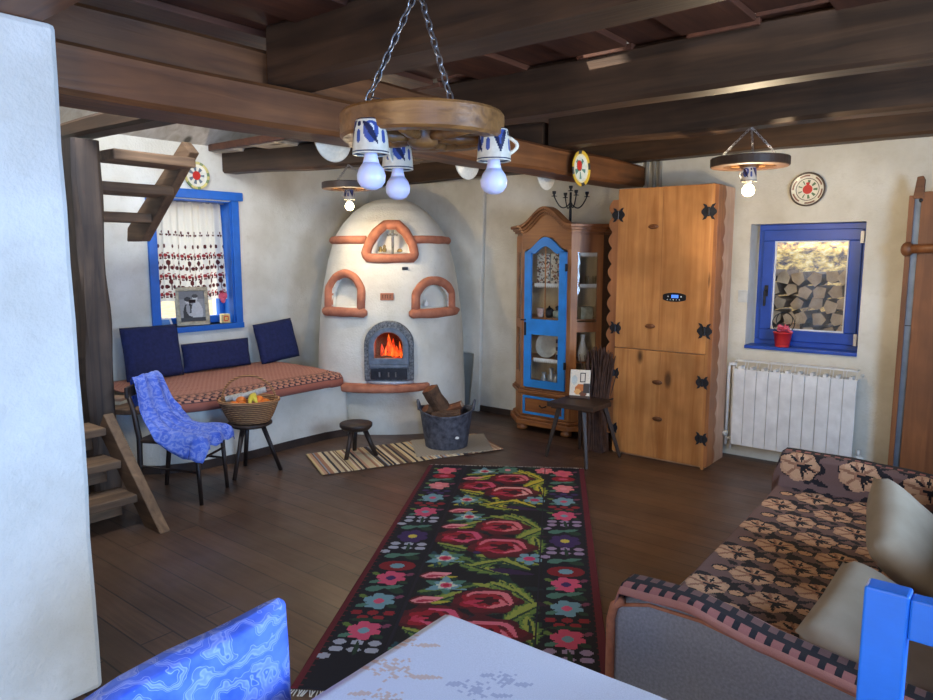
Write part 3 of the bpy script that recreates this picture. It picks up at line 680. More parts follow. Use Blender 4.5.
# upper flight, climbs towards +X and the opening
b = B(); b.prism([(-5.36+4, 1.6), (-5.14+4, 1.6), (-4.42+4, 2.17), (-4.52+4, 2.25), (-5.34+4, 1.70)], 2.6-1.6, 2.67-1.6, 'xz'); b.obj('stringer', STAIRX, sx, bevel=.008)
for xx, z, d in ((-4.52, 2.07, .26), (-4.80, 1.90, .24), (-5.08, 1.73, .22), (-5.36, 1.56, .2)):
    y1 = 2.62 if z > 1.6 else 2.35
    b = B(); b.box(xx-d/2+4, xx+d/2+4, 2.08-1.6, y1-1.6, z, z+.065); b.jitter(.006, 5).obj('tread', STAIR, sx, bevel=.01)

# ================================================================== WHEEL LAMPS
mugc = {}
def mug(parent, loc, rz, lit=False, s=1.0):
    """an upside down painted mug holding a bulb, hanging from z=0 downwards"""
    N = 48; H = 22; c = Cv(N, H, (210, 202, 182), 2); bl = (58, 78, 140); dk = (28, 34, 66)
    c.rect(0, 3, N, 4, dk); c.rect(0, 20, N, 21, dk)
    for x in (4, 16, 28, 40):
        if (x//4) % 2: c.ell(x, 11, 3.6, 5.4, bl); c.ell(x, 11, 1.5, 3, (210, 210, 214)); c.leaf(x-4, 6, x+3, 17, 1.2, dk)
        else: c.fill(lambda a, b_: abs(a-x) < (17-b_)*.38, x-6, 5, x+6, 17, bl); c.leaf(x-4, 5, x, 17, .8, dk); c.leaf(x+4, 5, x, 17, .8, dk)
        c.ell(x+6, 8, 1, 2, dk); c.ell(x+6, 14, 1.2, 2.4, bl)
    P = [(.030, 0), (.042, -.004), (.044, -.014), (.047, -.03), (.05, -.06), (.052, -.09), (.053, -.105)]
    def pos(u, v):
        k = v*(len(P)-1); i = min(int(k), len(P)-2); f = k-i; r = (P[i][0]*(1-f)+P[i+1][0]*f)*s; z = (P[i][1]*(1-f)+P[i+1][1]*f)*s
        return (r*math.cos(2*PI*u), r*math.sin(2*PI*u), z)
    o = surf('mug', c.w, c.h, pos, lambda i, j: c.at(i, j), CANF, parent, thick=.004, wrap=True, loc=loc, rot=(0, 0, rz))
    b = B(); b.tube([((.05+.028*math.sin(PI*t/10))*s, 0, (-.028-.055*t/10)*s) for t in range(11)], .006*s, 8); b.lathe([(.031*s, -.002), (0, -.002)], 20); b.obj('mug_handle', CREAM, o, smooth=True)
    b = B(); b.lathe([(.02*s, -.05*s), (.02*s, -.1*s), (.022*s, -.115*s), (.026*s, -.13*s)], 20); b.obj('bulb_neck', PORC if lit else BULB, o, smooth=True)
    b = B(); b.lathe([(.026*s, -.13*s), (.039*s, -.148*s), (.0455*s, -.168*s), (.043*s, -.188*s), (.032*s, -.204*s), (.016*s, -.212*s), (0, -.214*s)], 24); b.obj('bulb', BULBON if lit else BULB, o, smooth=True)
    return o
def chain(p0, p1, parent, pitch=.03, r=.0028, name='chain', mat=STEEL, link_w=.009):
    p0, p1 = Vector(p0), Vector(p1); d = p1-p0; n = max(2, int(d.length/pitch)); b = B(); dn = d.normalized(); o1 = dn.orthogonal().normalized(); o2 = dn.cross(o1)
    for k in range(n):
        c = p0+d*(k+.5)/n; s = o1 if k % 2 else o2; hl = pitch*.68; pts = []
        for q in range(12):
            a = 2*PI*q/12; pts.append(c+dn*hl*math.cos(a)+s*link_w*math.sin(a))
        b.tube(pts, r, 5, closed=True)
    return b.obj(name, mat, parent, smooth=True)
# big chandelier
ch = thing('wheel_chandelier', 'large wooden cartwheel chandelier on chains with three painted mugs and unlit bulbs', 'chandelier', (-1.475, 1.625, 1.838), math.radians(38.8))
b = B(); b.lathe([(.19, 0), (.242, 0), (.25, .008), (.25, .082), (.243, .09), (.19, .09)], 64); rings = b
bm_ = B(); n = 144
pr = [(.196, 0), (.236, 0), (.244, .008), (.244, .068), (.238, .076), (.196, .076)]
rg = [[bm_.b.verts.new((r*math.cos(2*PI*k/n), r*math.sin(2*PI*k/n), z)) for r, z in pr] for k in range(n)]
for k in range(n):
    for q in range(6): bm_.b.faces.new((rg[k][q], rg[k][(q+1) % 6], rg[(k+1) % n][(q+1) % 6], rg[(k+1) % n][q]))
b.b.free(); bm_.obj('wheel_rim', WHEELW, ch, smooth=False)
b = B(); b.lathe([(.0, -.022), (.03, -.02), (.045, -.008), (.05, .02), (.05, .05), (.035, .07), (0, .07)], 24); b.obj('hub', WHEELW, ch, smooth=True)
for k in range(6):
    a = 2*PI*k/6+.25; c_, s_ = math.cos(a), math.sin(a)
    b = B(); b.tube([(c_*r, s_*r, .012) for r in (.045, .07, .09, .1, .11, .13, .16, .2)], [.014, .016, .02, .015, .02, .018, .016, .014], 12); b.obj('spoke', WHEELW, ch, smooth=True)
for k, (mx, my, rz) in enumerate(((-.132, -.18, 1.2), (.212, -.04, -.15), (-.092, .17, 4.4))):
    mug(ch, (mx, my, .028), rz, False, .88)
for mx, my in ((-.165, -.08), (.09, -.19)): chain((mx, my, .075), (-.01, 0, .435), ch)
b = B(); b.tube([(-.01, 0, .42), (.002, 0, .435), (-.01, 0, .455), (-.01, 0, .585)], .005); b.obj('hook', IROND, ch)
b = B(); b.tube([(0, 0, .07), (.04, .02, .09), (-.14, -.08, .11), (-.11, -.06, .2), (-.01, 0, .43)], .002, 6); b.obj('wire', BLACKP, ch)
# two small wheel lamps
def small_lamp(label, loc, topz, off=(0, 0)):
    t = thing('wheel_lamp', label, 'lamp', loc, .4, 'small wheel lamps near the back wall'); bm = B(); n = 48
    pr = [(0.0, .012), (.215, .012), (.22, 0), (.232, 0), (.232, .055), (.222, .06), (.21, .03), (0, .03)]
    bm.lathe([(.18, 0), (.228, 0), (.232, .004), (.232, .05), (.226, .055)], 48); bm.b.free(); bm = B()
    pr = [(.14, 0), (.204, 0), (.209, .005), (.209, .045), (.204, .05), (.14, .05)]
    rg = [[bm.b.verts.new((r*math.cos(2*PI*k/n), r*math.sin(2*PI*k/n), z)) for r, z in pr] for k in range(n)]
    for k in range(n):
        for q in range(6): bm.b.faces.new((rg[k][q], rg[k][(q+1) % 6], rg[(k+1) % n][(q+1) % 6], rg[(k+1) % n][q]))
    bm.obj('wheel_rim', WHEELB, t)
    b = B(); b.lathe([(.05, -.004), (.052, .05), (0, .05)], 20); b.obj('hub', WHEELW, t)
    for k in range(6):
        a = PI*k/3; b = B(); b.bar((math.cos(a)*.045, math.sin(a)*.045, .026), (math.cos(a)*.145, math.sin(a)*.145, .026), .05, .03, w1=.06); b.obj('spoke', WHEELW, t, bevel=.004)
    for k in range(3):
        a = 2*PI*k/3+.5; chain((math.cos(a)*.19, math.sin(a)*.19, .055), (off[0], off[1], topz-loc[2]), t, .02, .0018, link_w=.006)
    mug(t, (0, 0, -.002), 3.6, True, .74)
    return t
LR = (-1.31, 4.14, 1.985); LL = (-4.23, 3.81, 2.005)
small_lamp('lit wheel lamp hanging near the pine cupboard and small blue window', LR, 2.2)
small_lamp('lit wheel lamp hanging in front of the domed fireplace', LL, 2.19)

# ================================================================== PLATES
def plate(name, label, loc, rot, r, style, group=None, segs=44):
    nr = 22; bg = (232, 226, 206); yl = (226, 188, 60); rd = (206, 52, 44); gr = (88, 116, 78); dk = (84, 66, 54)
    P = [(0, 0), (.62, .0), (.70, .035), (1, .11)]
    def pos(u, v):
        q = v; k = 0
        for (r0, h0), (r1, h1) in zip(P, P[1:]):
            if q <= r1+1e-6: h = h0+(h1-h0)*(q-r0)/(r1-r0); break
        a = 2*PI*u; return (r*q*math.cos(a), r*q*math.sin(a), r*h)
    def col(i, j):
        a = 2*PI*(i+.5)/segs; q = (j+.5)/nr; x, y = q*math.cos(a), q*math.sin(a)
        if style == 'plain': return (226, 222, 206)
        if style == 'rooster':
            if q > .93: return dk
            if q > .86: return bg
            if q > .76: return (140, 96, 78) if int(a*9/PI) % 3 else bg
            if .62 < q < .67: return dk
            if math.hypot(x, y+.02) < .27 or (abs(x) < .1 and 0 < y < .4): return rd
            if q < .55 and math.cos(a*9) > .55 and q > .3: return gr
            return bg
        if style == 'floral':
            if q > .84: return yl if int(a*8/PI) % 4 else (60, 60, 60)
            if q > .74: return (240, 232, 190)
            if math.hypot(x+.1, y-.15) < .27: return rd
            if math.hypot(x+.1, y-.15) < .3: return dk
            if math.cos(a*5+1) > .4 and .2 < q < .6: return (92, 140, 128)
            return (226, 232, 220)
        if q > .84: return (212, 196, 120) if int(a*10/PI) % 3 else (120, 140, 90)
        if math.hypot(x, y) < .32: return rd
        if math.cos(a*7) > .2 and q < .62: return (110, 120, 130)
        return bg
    o = surf(name, segs, nr, pos, col, CANF, None, thick=.008, wrap=True, loc=loc, rot=rot); return put(o, label, 'plate', group)
plate('wall_plate', 'painted plate with red rooster medallion on the wall above the small blue window', (-1.29, YB-.012, 1.945), (math.radians(90), 0, 0), .115, 'rooster')
plate('wall_plate', 'small painted plate with red centre on the left wall above the curtained window', (XL+.012, 3.33, 2.16), (math.radians(90), 0, math.radians(90)), .115, 'garden')
plate('wall_plate', 'yellow-rimmed flowered plate hanging on the room side of the long beam', (-2.47, 4.28, 2.075), (math.radians(90), 0, math.radians(90)), .118, 'floral')
PP = 'pale plates on the far side of the long beam'
for lab, y in (('pale plate behind the long beam, nearest the stairs', 2.4), ('pale plate behind the long beam, to the right of the hanging mugs', 3.46), ('pale plate behind the long beam, above the cabinet', 4.35)):
    plate('wall_plate', lab, (-2.76, y, 2.075), (math.radians(90), 0, math.radians(-90)), .12, 'plain', PP)

# ================================================================== GLASS CABINET
cb = thing('glass_cabinet', 'carved brown wooden corner cabinet with blue arched glass door', 'cabinet', (-3.165, 4.98, 0))
FW, SD, DP = .235, .185, .36   # half front width, chamfer, depth
HX = FW+SD
def outline(e=0, back=DP): k = e*.414; return [(-FW-k, -e), (FW+k, -e), (HX+e, SD-k), (HX+e, back), (-HX-e, back), (-HX-e, SD-k)]
for x, y in ((-.24, .03), (.2, .03), (.36, .2), (.36, .33), (-.36, .2), (-.36, .33)):
    b = B(); b.lathe([(.02, 0), (.045, .01), (.05, .03), (.035, .055), (.03, .07)], 20, (x, y, 0)); b.obj('foot', CABX, cb, smooth=True)
b = B(); b.prism(outline(.045), .06, .11); b.prism(outline(.025), .11, .135); b.obj('plinth', CABX, cb, bevel=.01)
b = B(); b.prism(outline(0), .135, .33); b.obj('base', CABW, cb, bevel=.004)
b = B(); b.prism(outline(.03), .33, .36); b.prism(outline(.015), .36, .375); b.obj('waist_moulding', CABX, cb, bevel=.008)
# drawer
b = B(); b.box(-.19, .19, -.015, -.001, .17, .30); dr = b.obj('drawer', CABX, cb, bevel=.003)
b = B(); frame_ring(b, 'y', -.024, -.013, -.205, .205, .155, .315, .022); b.obj('drawer_border', BLUE, dr, bevel=.003)
b = B(); b.tube([(-.03, -.018, .24), (-.03, -.03, .24), (0, -.036, .228), (.03, -.03, .24), (.03, -.018, .24)], .005); b.obj('drawer_pull', IROND, dr)
# upper carcass: back, sides, corner posts, frames
Z0, Z1 = .375, 1.66
b = B(); b.box(-HX+.01, HX-.01, DP-.02, DP, Z0, Z1); b.obj('back_panel', wood('cabinet_back', (196, 170, 130), (222, 198, 158), 'z', .8, .6), cb)
for s in (-1, 1):
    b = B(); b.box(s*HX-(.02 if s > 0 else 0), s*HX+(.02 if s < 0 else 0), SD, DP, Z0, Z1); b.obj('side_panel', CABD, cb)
for z in (.38, 1.645):
    b = B(); b.prism(outline(-.012, DP-.02), z-.005, z+.012); b.obj('carcass_panel', CABW, cb)
for s in (-1, 1):     # chamfered glazed sides
    ang = math.atan2(SD, SD); p0 = Vector((s*FW, 0, 0)); p1 = Vector((s*HX, SD, 0)); L = (p1-p0).length
    mm = Matrix(((((p1-p0)/L).x, -((p1-p0)/L).y*s*-1*-1, 0, p0.x), (((p1-p0)/L).y, ((p1-p0)/L).x*s, 0, p0.y), (0, 0, 1, 0), (0, 0, 0, 1)))
    b = B()
    for u0, u1, z0, z1 in ((0, .055, Z0, Z1), (L-.045, L, Z0, Z1), (.055, L-.045, 1.52, Z1), (.055, L-.045, Z0, .50), (.055, L-.045, .88, .96)):
        b.box(u0, u1, -.002, .02, z0, z1, mm)
    b.obj('glazed_side_frame', CABW, cb)
    b = B(); b.box(.055, L-.045, .008, .011, .49, 1.53, mm); b.obj('side_glass', GLASSC, cb)
# front frame with bonnet top
def bell(x): return .5*(1+math.cos(PI*min(1, abs(x)/.225)))
b = B(); b.box(-FW, -.2, .001, .02, Z0, 1.545); b.box(.2, FW, .001, .02, Z0, 1.545)
b.obj('front_stile', CABW, cb)
n = 30; top = [(-FW+2*FW*i/n, 1.70+.145*bell(-FW+2*FW*i/n)) for i in range(n+1)]; bot = [(-FW+2*FW*i/n, (1.545+.115*bell((-FW+2*FW*i/n)*1.15)) if abs(-FW+2*FW*i/n) < .2 else 1.545) for i in range(n+1)]
b = B()
for i in range(n):
    b.prism([bot[i], bot[i+1], top[i+1], top[i]], 0, .025, 'xz')
bmesh.ops.remove_doubles(b.b, verts=b.b.verts, dist=1e-5); b.obj('bonnet_board', CABX, cb)
# cornice: three stepped mouldings following the bonnet and going round the sides
b = B()
for lo, hi, out in ((-.02, .0, .018), (0, .02, .035), (.02, .045, .055)):
    pts = [(x*(1+out/FW*.5), z) for x, z in top]
    for i in range(n):
        b.prism([(pts[i][0], pts[i][1]+lo), (pts[i+1][0], pts[i+1][1]+lo), (pts[i+1][0], pts[i+1][1]+hi), (pts[i][0], pts[i][1]+hi)], -out, .06, 'xz')
    k = out*.414
    for s in (-1, 1):
        pl = [(s*(FW+k*1.0), -out), (s*(HX+out), SD-k), (s*(HX+out), DP), (s*(HX-.05), DP), (s*(HX-.05), SD+.02), (s*(FW-.02), .05), (s*(FW-.02), -out+.001)]
        b.prism(pl, 1.70+lo, 1.70+hi)
b.obj('cornice', CABD if False else CABX, cb, bevel=.003)
b = B(); b.prism(outline(-.005), 1.655, 1.70); b.obj('frieze', CABX, cb)
# blue door
b = B(); n = 24; W = .2
def dtop(x): return 1.53+.115*bell(x*1.12)
def dins(x): return 1.42+.1*bell(x*1.5)
b.box(-W, -.135, -.02, 0, .39, 1.53); b.box(.135, W, -.02, 0, .39, 1.53); b.box(-.135, .135, -.02, 0, .39, .455); b.box(-.135, .135, -.02, 0, .84, .97)
for i in range(n):
    x0, x1 = -W+2*W*i/n, -W+2*W*(i+1)/n
    lo0 = 1.52 if abs(x0) > .1301 else 1.505+.065*bell(x0*1.7); lo1 = 1.52 if abs(x1) > .1301 else 1.505+.065*bell(x1*1.7)
    b.prism([(x0, lo0), (x1, lo1), (x1, dtop(x1)), (x0, dtop(x0))], -.02, 0, 'xz')
dr = b.obj('door', BLUE, cb)
b = B(); b.box(-.137, .137, -.011, -.008, .45, 1.58); b.obj('door_glass', GLASSC, dr)
b = B(); b.box(-.004, .004, -.013, -.006, .97, 1.57); b.obj('glazing_bar', CABW, dr)
b = B(); b.box(-.195, -.178, -.025, -.02, .83, .94); b.tube([(-.185, -.02, .96), (-.185, -.04, .96), (-.215, -.045, .96)], .006); b.obj('door_lock', IROND, dr)
for z in (.6, 1.4):
    b = B(); b.box(.195, .215, -.026, -.018, z-.03, z+.03); b.obj('hinge', IROND, dr)
SHZ = (.63, .98, 1.26)
for z in SHZ:
    b = B(); b.prism([(x*.97, max(y, .02)) for x, y in outline(-.03, DP-.025)], z-.012, z); b.obj('shelf', CABW, cb)
LACE = mottled('white_lace', (222, 220, 212), (240, 238, 232), 30, .9, .2)
for z, rng in ((1.26, 'f'), (1.26, 's'), (1.51, 's'), (.63, 'f')):
    b = B(); m_ = 14
    x0, x1 = (-.13, .13) if rng == 'f' else (.06, .21)
    for i in range(m_):
        xa, xb = x0+(x1-x0)*i/m_, x0+(x1-x0)*(i+1)/m_; pl = [(xa, z+.008), (xb, z+.008), (xb, z-.012), ((xa+xb)/2, z-.03), (xa, z-.012)]
        if rng == 'f': b.prism(pl, .026, .028, 'xz')
        else:
            mm = Matrix.Translation((FW, .025, 0)) @ Matrix.Rotation(PI/4, 4, 'Z'); g0 = len(b.b.verts); b.prism(pl, 0, .002, 'xz'); b.b.verts.ensure_lookup_table(); bmesh.ops.transform(b.b, matrix=mm, verts=b.b.verts[g0:])
    b.obj('lace_trim', LACE, cb)
# things kept in the cabinet (world coordinates)
def cw(x, y, z): return (cb.location.x+x, cb.location.y+y, z)
fl = Cv(40, 40, (214, 206, 190)); rf = random.Random(5)
for _ in range(170): fl.ell(rf.uniform(0, 40), rf.uniform(0, 40), rf.uniform(1, 2.6), rf.uniform(.5, 1.3), rf.choice(((120, 60, 50), (70, 70, 80), (150, 110, 70), (60, 50, 50), (180, 120, 100))), rf.uniform(0, 3))
for x, lab in ((-.068, 'flowered cloth-bound album at the left of the cabinet top shelf'), (.068, 'flowered cloth-bound album at the right of the cabinet top shelf')):
    t = thing('album', lab, 'album', cw(x, .07, 1.261), 0, 'albums on the cabinet top shelf'); b = B(); b.box(-.062, .062, 0, .03, 0, .25); b.obj('pages', PAPER, t)
    surf('cover', 20, 40, lambda u, v: (-.063+.126*u, -.003, .252-.252*v), lambda i, j, x=x: fl.at(i+(20 if x > 0 else 0), j), CANP, t, thick=.003)
def jar(name, label, cat, loc, prof, mat, extra=None, group=None):
    b = B(); b.lathe(prof, 20); o = b.obj(name, mat, None, smooth=True, loc=loc); put(o, label, cat, group); return o
jar('cup', 'white cup with red pattern at the left of the middle cabinet shelf', 'cup', cw(-.1, .08, 0.981), [(.02, 0), (.03, .02), (.034, .07), (.036, .075), (0, .07)], mottled('patterned_cup', (210, 150, 140), (240, 234, 226), 60, .3, 0))
jar('teapot', 'dark round teapot on the middle cabinet shelf', 'teapot', cw(-.02, .09, 0.981), [(.025, 0), (.045, .03), (.04, .06), (.02, .08), (.008, .085), (.008, .095), (0, .1)], IROND)
jar('bowl', 'pale green bowl at the right of the middle cabinet shelf', 'bowl', cw(.075, .07, 0.981), [(.02, 0), (.038, .02), (.042, .05), (.034, .06), (0, .058)], mottled('celadon', (150, 170, 158), (176, 194, 182), 20, .3, 0))
jar('figurine', 'dark upright figurine behind the teapot in the cabinet', 'figurine', cw(.03, .14, 0.981), [(.02, 0), (.028, .03), (.015, .06), (.02, .085), (0, .1)], DARKX)
plate('display_plate', 'white display plate leaning at the left of the cabinet lower section', cw(-.075, .16, .735), (math.radians(80), 0, 0), .112, 'plain')
bc = Cv(16, 24, (210, 196, 170))
for j in range(6):
    for i in range(4):
        if (i+j) % 2: bc.rect(i*4, j*4, i*4+4, j*4+4, (70, 44, 34))
t = thing('chequered_box', 'brown and cream chequered box at the right of the cabinet lower section', 'box', cw(.075, .13, 0.631)); b = B(); b.box(-.05, .05, 0, .05, 0, .2); b.obj('box_body', CABX, t, bevel=.002)
surf('chequered_front', 16, 24, lambda u, v: (-.048+.096*u, -.002, .198-.196*v), lambda i, j: bc.at(i, j), CANP, t, thick=.002)
for k, (x, h, lab) in enumerate(((-.07, .11, 'silvery jug at the left of the bottom cabinet shelf'), (-.01, .15, 'tall silvery jug in the middle of the bottom cabinet shelf'), (.05, .10, 'squat silvery jug at the right of the bottom cabinet shelf'), (.1, .08, 'small pale jar at the far right of the bottom cabinet shelf'))):
    t = thing('jug', lab, 'jug', cw(x, .10+.02*(k % 2), .398)); b = B(); b.lathe([(.022, 0), (.034, h*.25), (.03, h*.5), (.016, h*.75), (.022, h), (.018, h), (.012, h*.75)], 20); b.obj('jug_body', mottled('pewter_%d' % k, (150, 150, 150), (206, 206, 204), 30, .3, .1, .001, .4), t, smooth=True)
    b = B(); b.tube([(.02+.022*math.sin(PI*q/8), 0, h*(.9-.55*q/8)) for q in range(9)], .004, 6); b.obj('jug_handle', STEEL, t, smooth=True)
b = B(); b.box(-.05, .05, -.04, .04, 0, .1); put(b.obj('tin_box', mottled('green_tin', (140, 140, 110), (180, 176, 150), 30, .5, .1), loc=cw(.285, .16, 0.981), rot=(0, 0, PI/4), bevel=.004), 'greenish tin behind the right side glass of the cabinet', 'tin')
for k in range(3):
    x, y = .235+.045*k, .12+.045*k
    jar('glass_tumbler', 'cut glass tumbler on the upper shelf behind the side glass of the cabinet', 'glass', cw(x-.01, y+.03, 1.261), [(.014, 0), (.018, .07), (.016, .07), (.012, .005), (0, .005)], GLASSC, group='glasses behind the cabinet side glass')
jar('carafe', 'clear carafe in the lower part of the side compartment of the cabinet', 'carafe', cw(.27, .15, 0.631), [(.03, 0), (.045, .06), (.03, .12), (.015, .18), (.02, .22), (.017, .22), (.01, .17), (0, .16)], PORC)

# iron candelabra on top of the cabinet
t = thing('candelabra', 'black wrought iron candelabra standing on top of the cabinet', 'candelabra', (-3.03, 5.12, 1.745), math.radians(30))
b = B(); b.lathe([(.05, 0), (.045, .012), (.012, .02), (.009, .16), (.016, .17), (.009, .18), (.009, .26), (.0, .262)], 16); b.obj('stem', IROND, t, smooth=True)
for k in range(5):
    if k == 4: cx_, cy_, cz_ = 0, 0, .27
    else:
        a = PI*k/2+.35; r = .14 if k % 2 == 0 else .13; cx_, cy_, cz_ = r*math.cos(a), r*math.sin(a), .225
        b = B(); b.tube([(r*q/10*math.cos(a), r*q/10*math.sin(a), .175-.045*math.sin(PI*q/10)+.05*(q/10)**3) for q in range(11)], .005, 8); b.obj('arm', IROND, t, smooth=True)
    b = B(); b.lathe([(.022, 0), (.022, .004), (.008, .006), (.008, .018), (.014, .022), (.016, .042), (.012, .042), (0, .03)], 14, (cx_, cy_, cz_)); b.obj('candle_cup', IROND, t, smooth=True)

# ================================================================== PINE CUPBOARD
pc_ = thing('pine_cupboard', 'tall knotty pine cupboard with scalloped trim and black iron hinges', 'cupboard', (-2.10, 4.82, 0))
b = B(); b.box(-.355, .36, .03, .40, 0, 1.975); b.obj('carcass', wood('pale_pine_side', (196, 150, 120), (222, 184, 156), 'z', .8, .5, 0, .15), pc_, bevel=.004)
for k, (x0, x1, z0, z1) in enumerate(((-.345, -.002, .815, 1.975), (.002, .335, .815, 1.975))):
    pass
b = B(); b.box(-.348, .34, 0, .028, .818, 1.975); d1 = b.obj('door', PINE, pc_, bevel=.003)
b = B(); b.box(-.348, .34, 0, .028, .02, .812); d2 = b.obj('door', PINE, pc_, bevel=.003)
b = B(); b.box(-.004, .0, -.001, .002, .82, 1.97); b.obj('board_joint', CABW, d1)
b = B(); b.box(.016, .02, -.001, .002, .025, .81); b.obj('board_joint', CABW, d2)
def scallop(x0, x1, z0, z1, n, amp):
    pts = []
    for i in range(n*10+1): z = z0+(z1-z0)*i/(n*10); pts.append((x1+amp*(abs(math.sin(PI*i/10))*1.4-.4), z))
    return [(x0, z1), (x0, z0)]+pts
sc = scallop(0, .055, .15, 1.9, 15, .022)
b = B(); b.prism([(-x-.345, z) for x, z in sc], .0, .022, 'xz'); b.obj('scalloped_trim', PINE_S, pc_, bevel=.002)
sc = scallop(0, .13, .02, 1.97, 16, .024)
b = B(); b.prism([(x+.0, z) for x, z in sc], .358, .385, 'yz'); b.obj('scalloped_trim', PINE_S, pc_, bevel=.002)
b = B(); b.box(.34, .36, 0, .03, 0, 1.975); b.obj('corner_stile', PINE, pc_)
def hinge(x, z, s, par):
    b = B()
    for sx_ in (-1, 1):
        pl = [(x+sx_*.006, z-.02*s), (x+sx_*.02, z-.045*s), (x+sx_*.042*s, z-.052*s), (x+sx_*.03, z-.03*s), (x+sx_*.05*s, z-.008), (x+sx_*.05*s, z+.008), (x+sx_*.03, z+.03*s), (x+sx_*.042*s, z+.052*s), (x+sx_*.02, z+.045*s), (x+sx_*.006, z+.02*s)]
        b.prism(pl, -.006, 0, 'xz')
    b.tube([(x, -.008, z-.03*s), (x, -.008, z+.03*s)], .008); b.obj('hinge', IROND, par)
for x, z, s in ((-.345, 1.79, 1), (.325, 1.79, 1.05), (-.345, .96, .9), (.33, .98, 1.05)): hinge(x, z, s, d1)
for x, z, s in ((-.345, .62, .8), (.33, .62, .9), (-.345, .2, .8), (.34, .22, .9)): hinge(x, z, s, d2)
def knot_pull(x, z, par, name='knot_pull'):
    b = B(); b.ball((x, -.002, z), .02, 14, (2.0, .5, .9)); b.ball((x+.012, -.008, z), .012, 12, (1, .6, 1)); b.obj(name, wood('pull_'+str(int(z*100)), (92, 54, 28), (128, 78, 42), 'x', 1, .5), par, smooth=True)
knot_pull(-.07, 1.7, d1); knot_pull(-.07, .99, d1)
knot_pull(.0, .585, d2); knot_pull(.01, .315, d2)
b = B(); pl = [(math.copysign(min(abs(.078*math.cos(a)*1.3), .085), math.cos(a)), 1.205+.032*math.sin(a)) for a in [2*PI*i/28 for i in range(28)]]
b.prism([(x+.105, z) for x, z in pl], -.006, .0, 'xz'); pn = b.obj('control_panel', BLACKP, d1, bevel=.002)
b = B(); b.box(.085, .135, -.008, -.005, 1.2, 1.222); b.obj('display', emis('small_display', (70, 120, 230), 1.0), pn)
b = B()
for q in range(5): b.ball((.055+.022*q, -.007, 1.188), .004, 8)
b.ball((.06, -.007, 1.21), .005, 8); b.ball((.155, -.007, 1.21), .005, 8); b.obj('buttons', WHITE, pn)
# pipes above the cupboard
for k, x in enumerate((-2.47, -2.41, -2.36)):
    b = B(); b.tube([(0, 0, 0), (0, 0, 2.235)], .014, 12); put(b.obj('heating_pipe', PIPE, None, smooth=True, loc=(x, 5.33, 0)), ('left of the three grey pipes rising above the pine cupboard', 'middle of the three grey pipes rising above the pine cupboard', 'right of the three grey pipes rising above the pine cupboard')[k], 'pipe')
b = B(); b.box(-.035, .035, -.012, 0, -.045, .045); sw = put(b.obj('light_switch', PLASTICW, None, bevel=.003, loc=(-1.69, YB-.0, 1.2)), 'white light switch on the wall right of the pine cupboard', 'switch')
b = B(); b.box(-.018, .018, -.017, -.011, -.025, .025); b.obj('rocker', PLASTICW, sw, bevel=.002)

# ================================================================== RADIATOR
rd = thing('radiator', 'white ten-section radiator under the small blue window', 'radiator', (-1.28, 5.24, .02))
for k in range(10):
    x = -.4+.08*k+.04; b = B(); b.box(x-.0385, x+.0385, -.045, -.038, .10, .66); b.box(x-.01, x+.01, -.04, .035, .1, .68); b.box(x-.037, x+.037, -.03, .035, .64, .66)
    b.bar((x-.03, -.035, .66), (x-.03, -.005, .72), .004, .006); b.bar((x+.03, -.035, .66), (x+.03, -.005, .72), .004, .006); b.box(x-.0385, x+.0385, -.042, -.01, .60, .662)
    b.box(x-.0385, x+.0385, -.035, .035, .715, .724); b.obj('section', WHITE, rd, bevel=.002)
b = B(); b.tube([(-.4, 0, .69), (-.445, 0, .69), (-.45, 0, .67), (-.45, 0, .08)], .012); b.tube([(-.42, .01, .05), (-.42, .01, .69)], .009); b.obj('feed_pipe', WHITE, rd, smooth=True)
b = B(); b.ball((-.45, -.01, .17), .022); b.tube([(-.45, -.01, .17), (-.45, -.05, .17)], .016); b.tube([(-.45, 0, .13), (-.4, 0, .13)], .012); b.obj('valve', PLASTICW, rd, smooth=True)
b = B(); b.ball((.43, 0, .13), .022); b.tube([(.4, 0, .13), (.46, 0, .13)], .012); b.tube([(.43, 0, .13), (.43, 0, .19)], .014); b.ball((.42, 0, .69), .012); b.obj('valve', PLASTICW, rd, smooth=True)
b = B(); b.tube([(-.3, .03, .6), (-.3, .108, .6)], .01); b.tube([(.3, .03, .6), (.3, .108, .6)], .01); b.obj('bracket', WHITE, rd)

# flower pot on window 2's sill
t = thing('flower_pot', 'small red bucket of pink flowers on the small window sill', 'flower pot', (-1.405, YB+.02, .846))
b = B(); b.lathe([(.045, 0), (.047, .004), (.062, .1), (.066, .1), (.066, .108), (.058, .108), (.05, .02), (0, .02)], 28); b.obj('pot', RED, t, smooth=True)
b = B(); rf = random.Random(2)
for _ in range(26):
    a = rf.uniform(0, 6.28); r = rf.uniform(0, .055); b.ball((r*math.cos(a), r*math.sin(a)*.8, .115+rf.uniform(0, .035)), .017, 8, (1, .6, .45), Matrix.Rotation(rf.uniform(0, 3), 4, (rf.random(), rf.random(), rf.random())))
b.obj('flowers', PINK, t, smooth=True)
b = B(); b.tube([(.075*math.cos(a), 0, .17+.075*math.sin(a)) for a in [2*PI*i/24 for i in range(24)]], .003, 6, closed=True); b.tube([(.055*math.cos(a), .02, .19+.06*math.sin(a)) for a in [2*PI*i/24 for i in range(24)]], .003, 6, closed=True); b.obj('wire_handle', IROND, t)

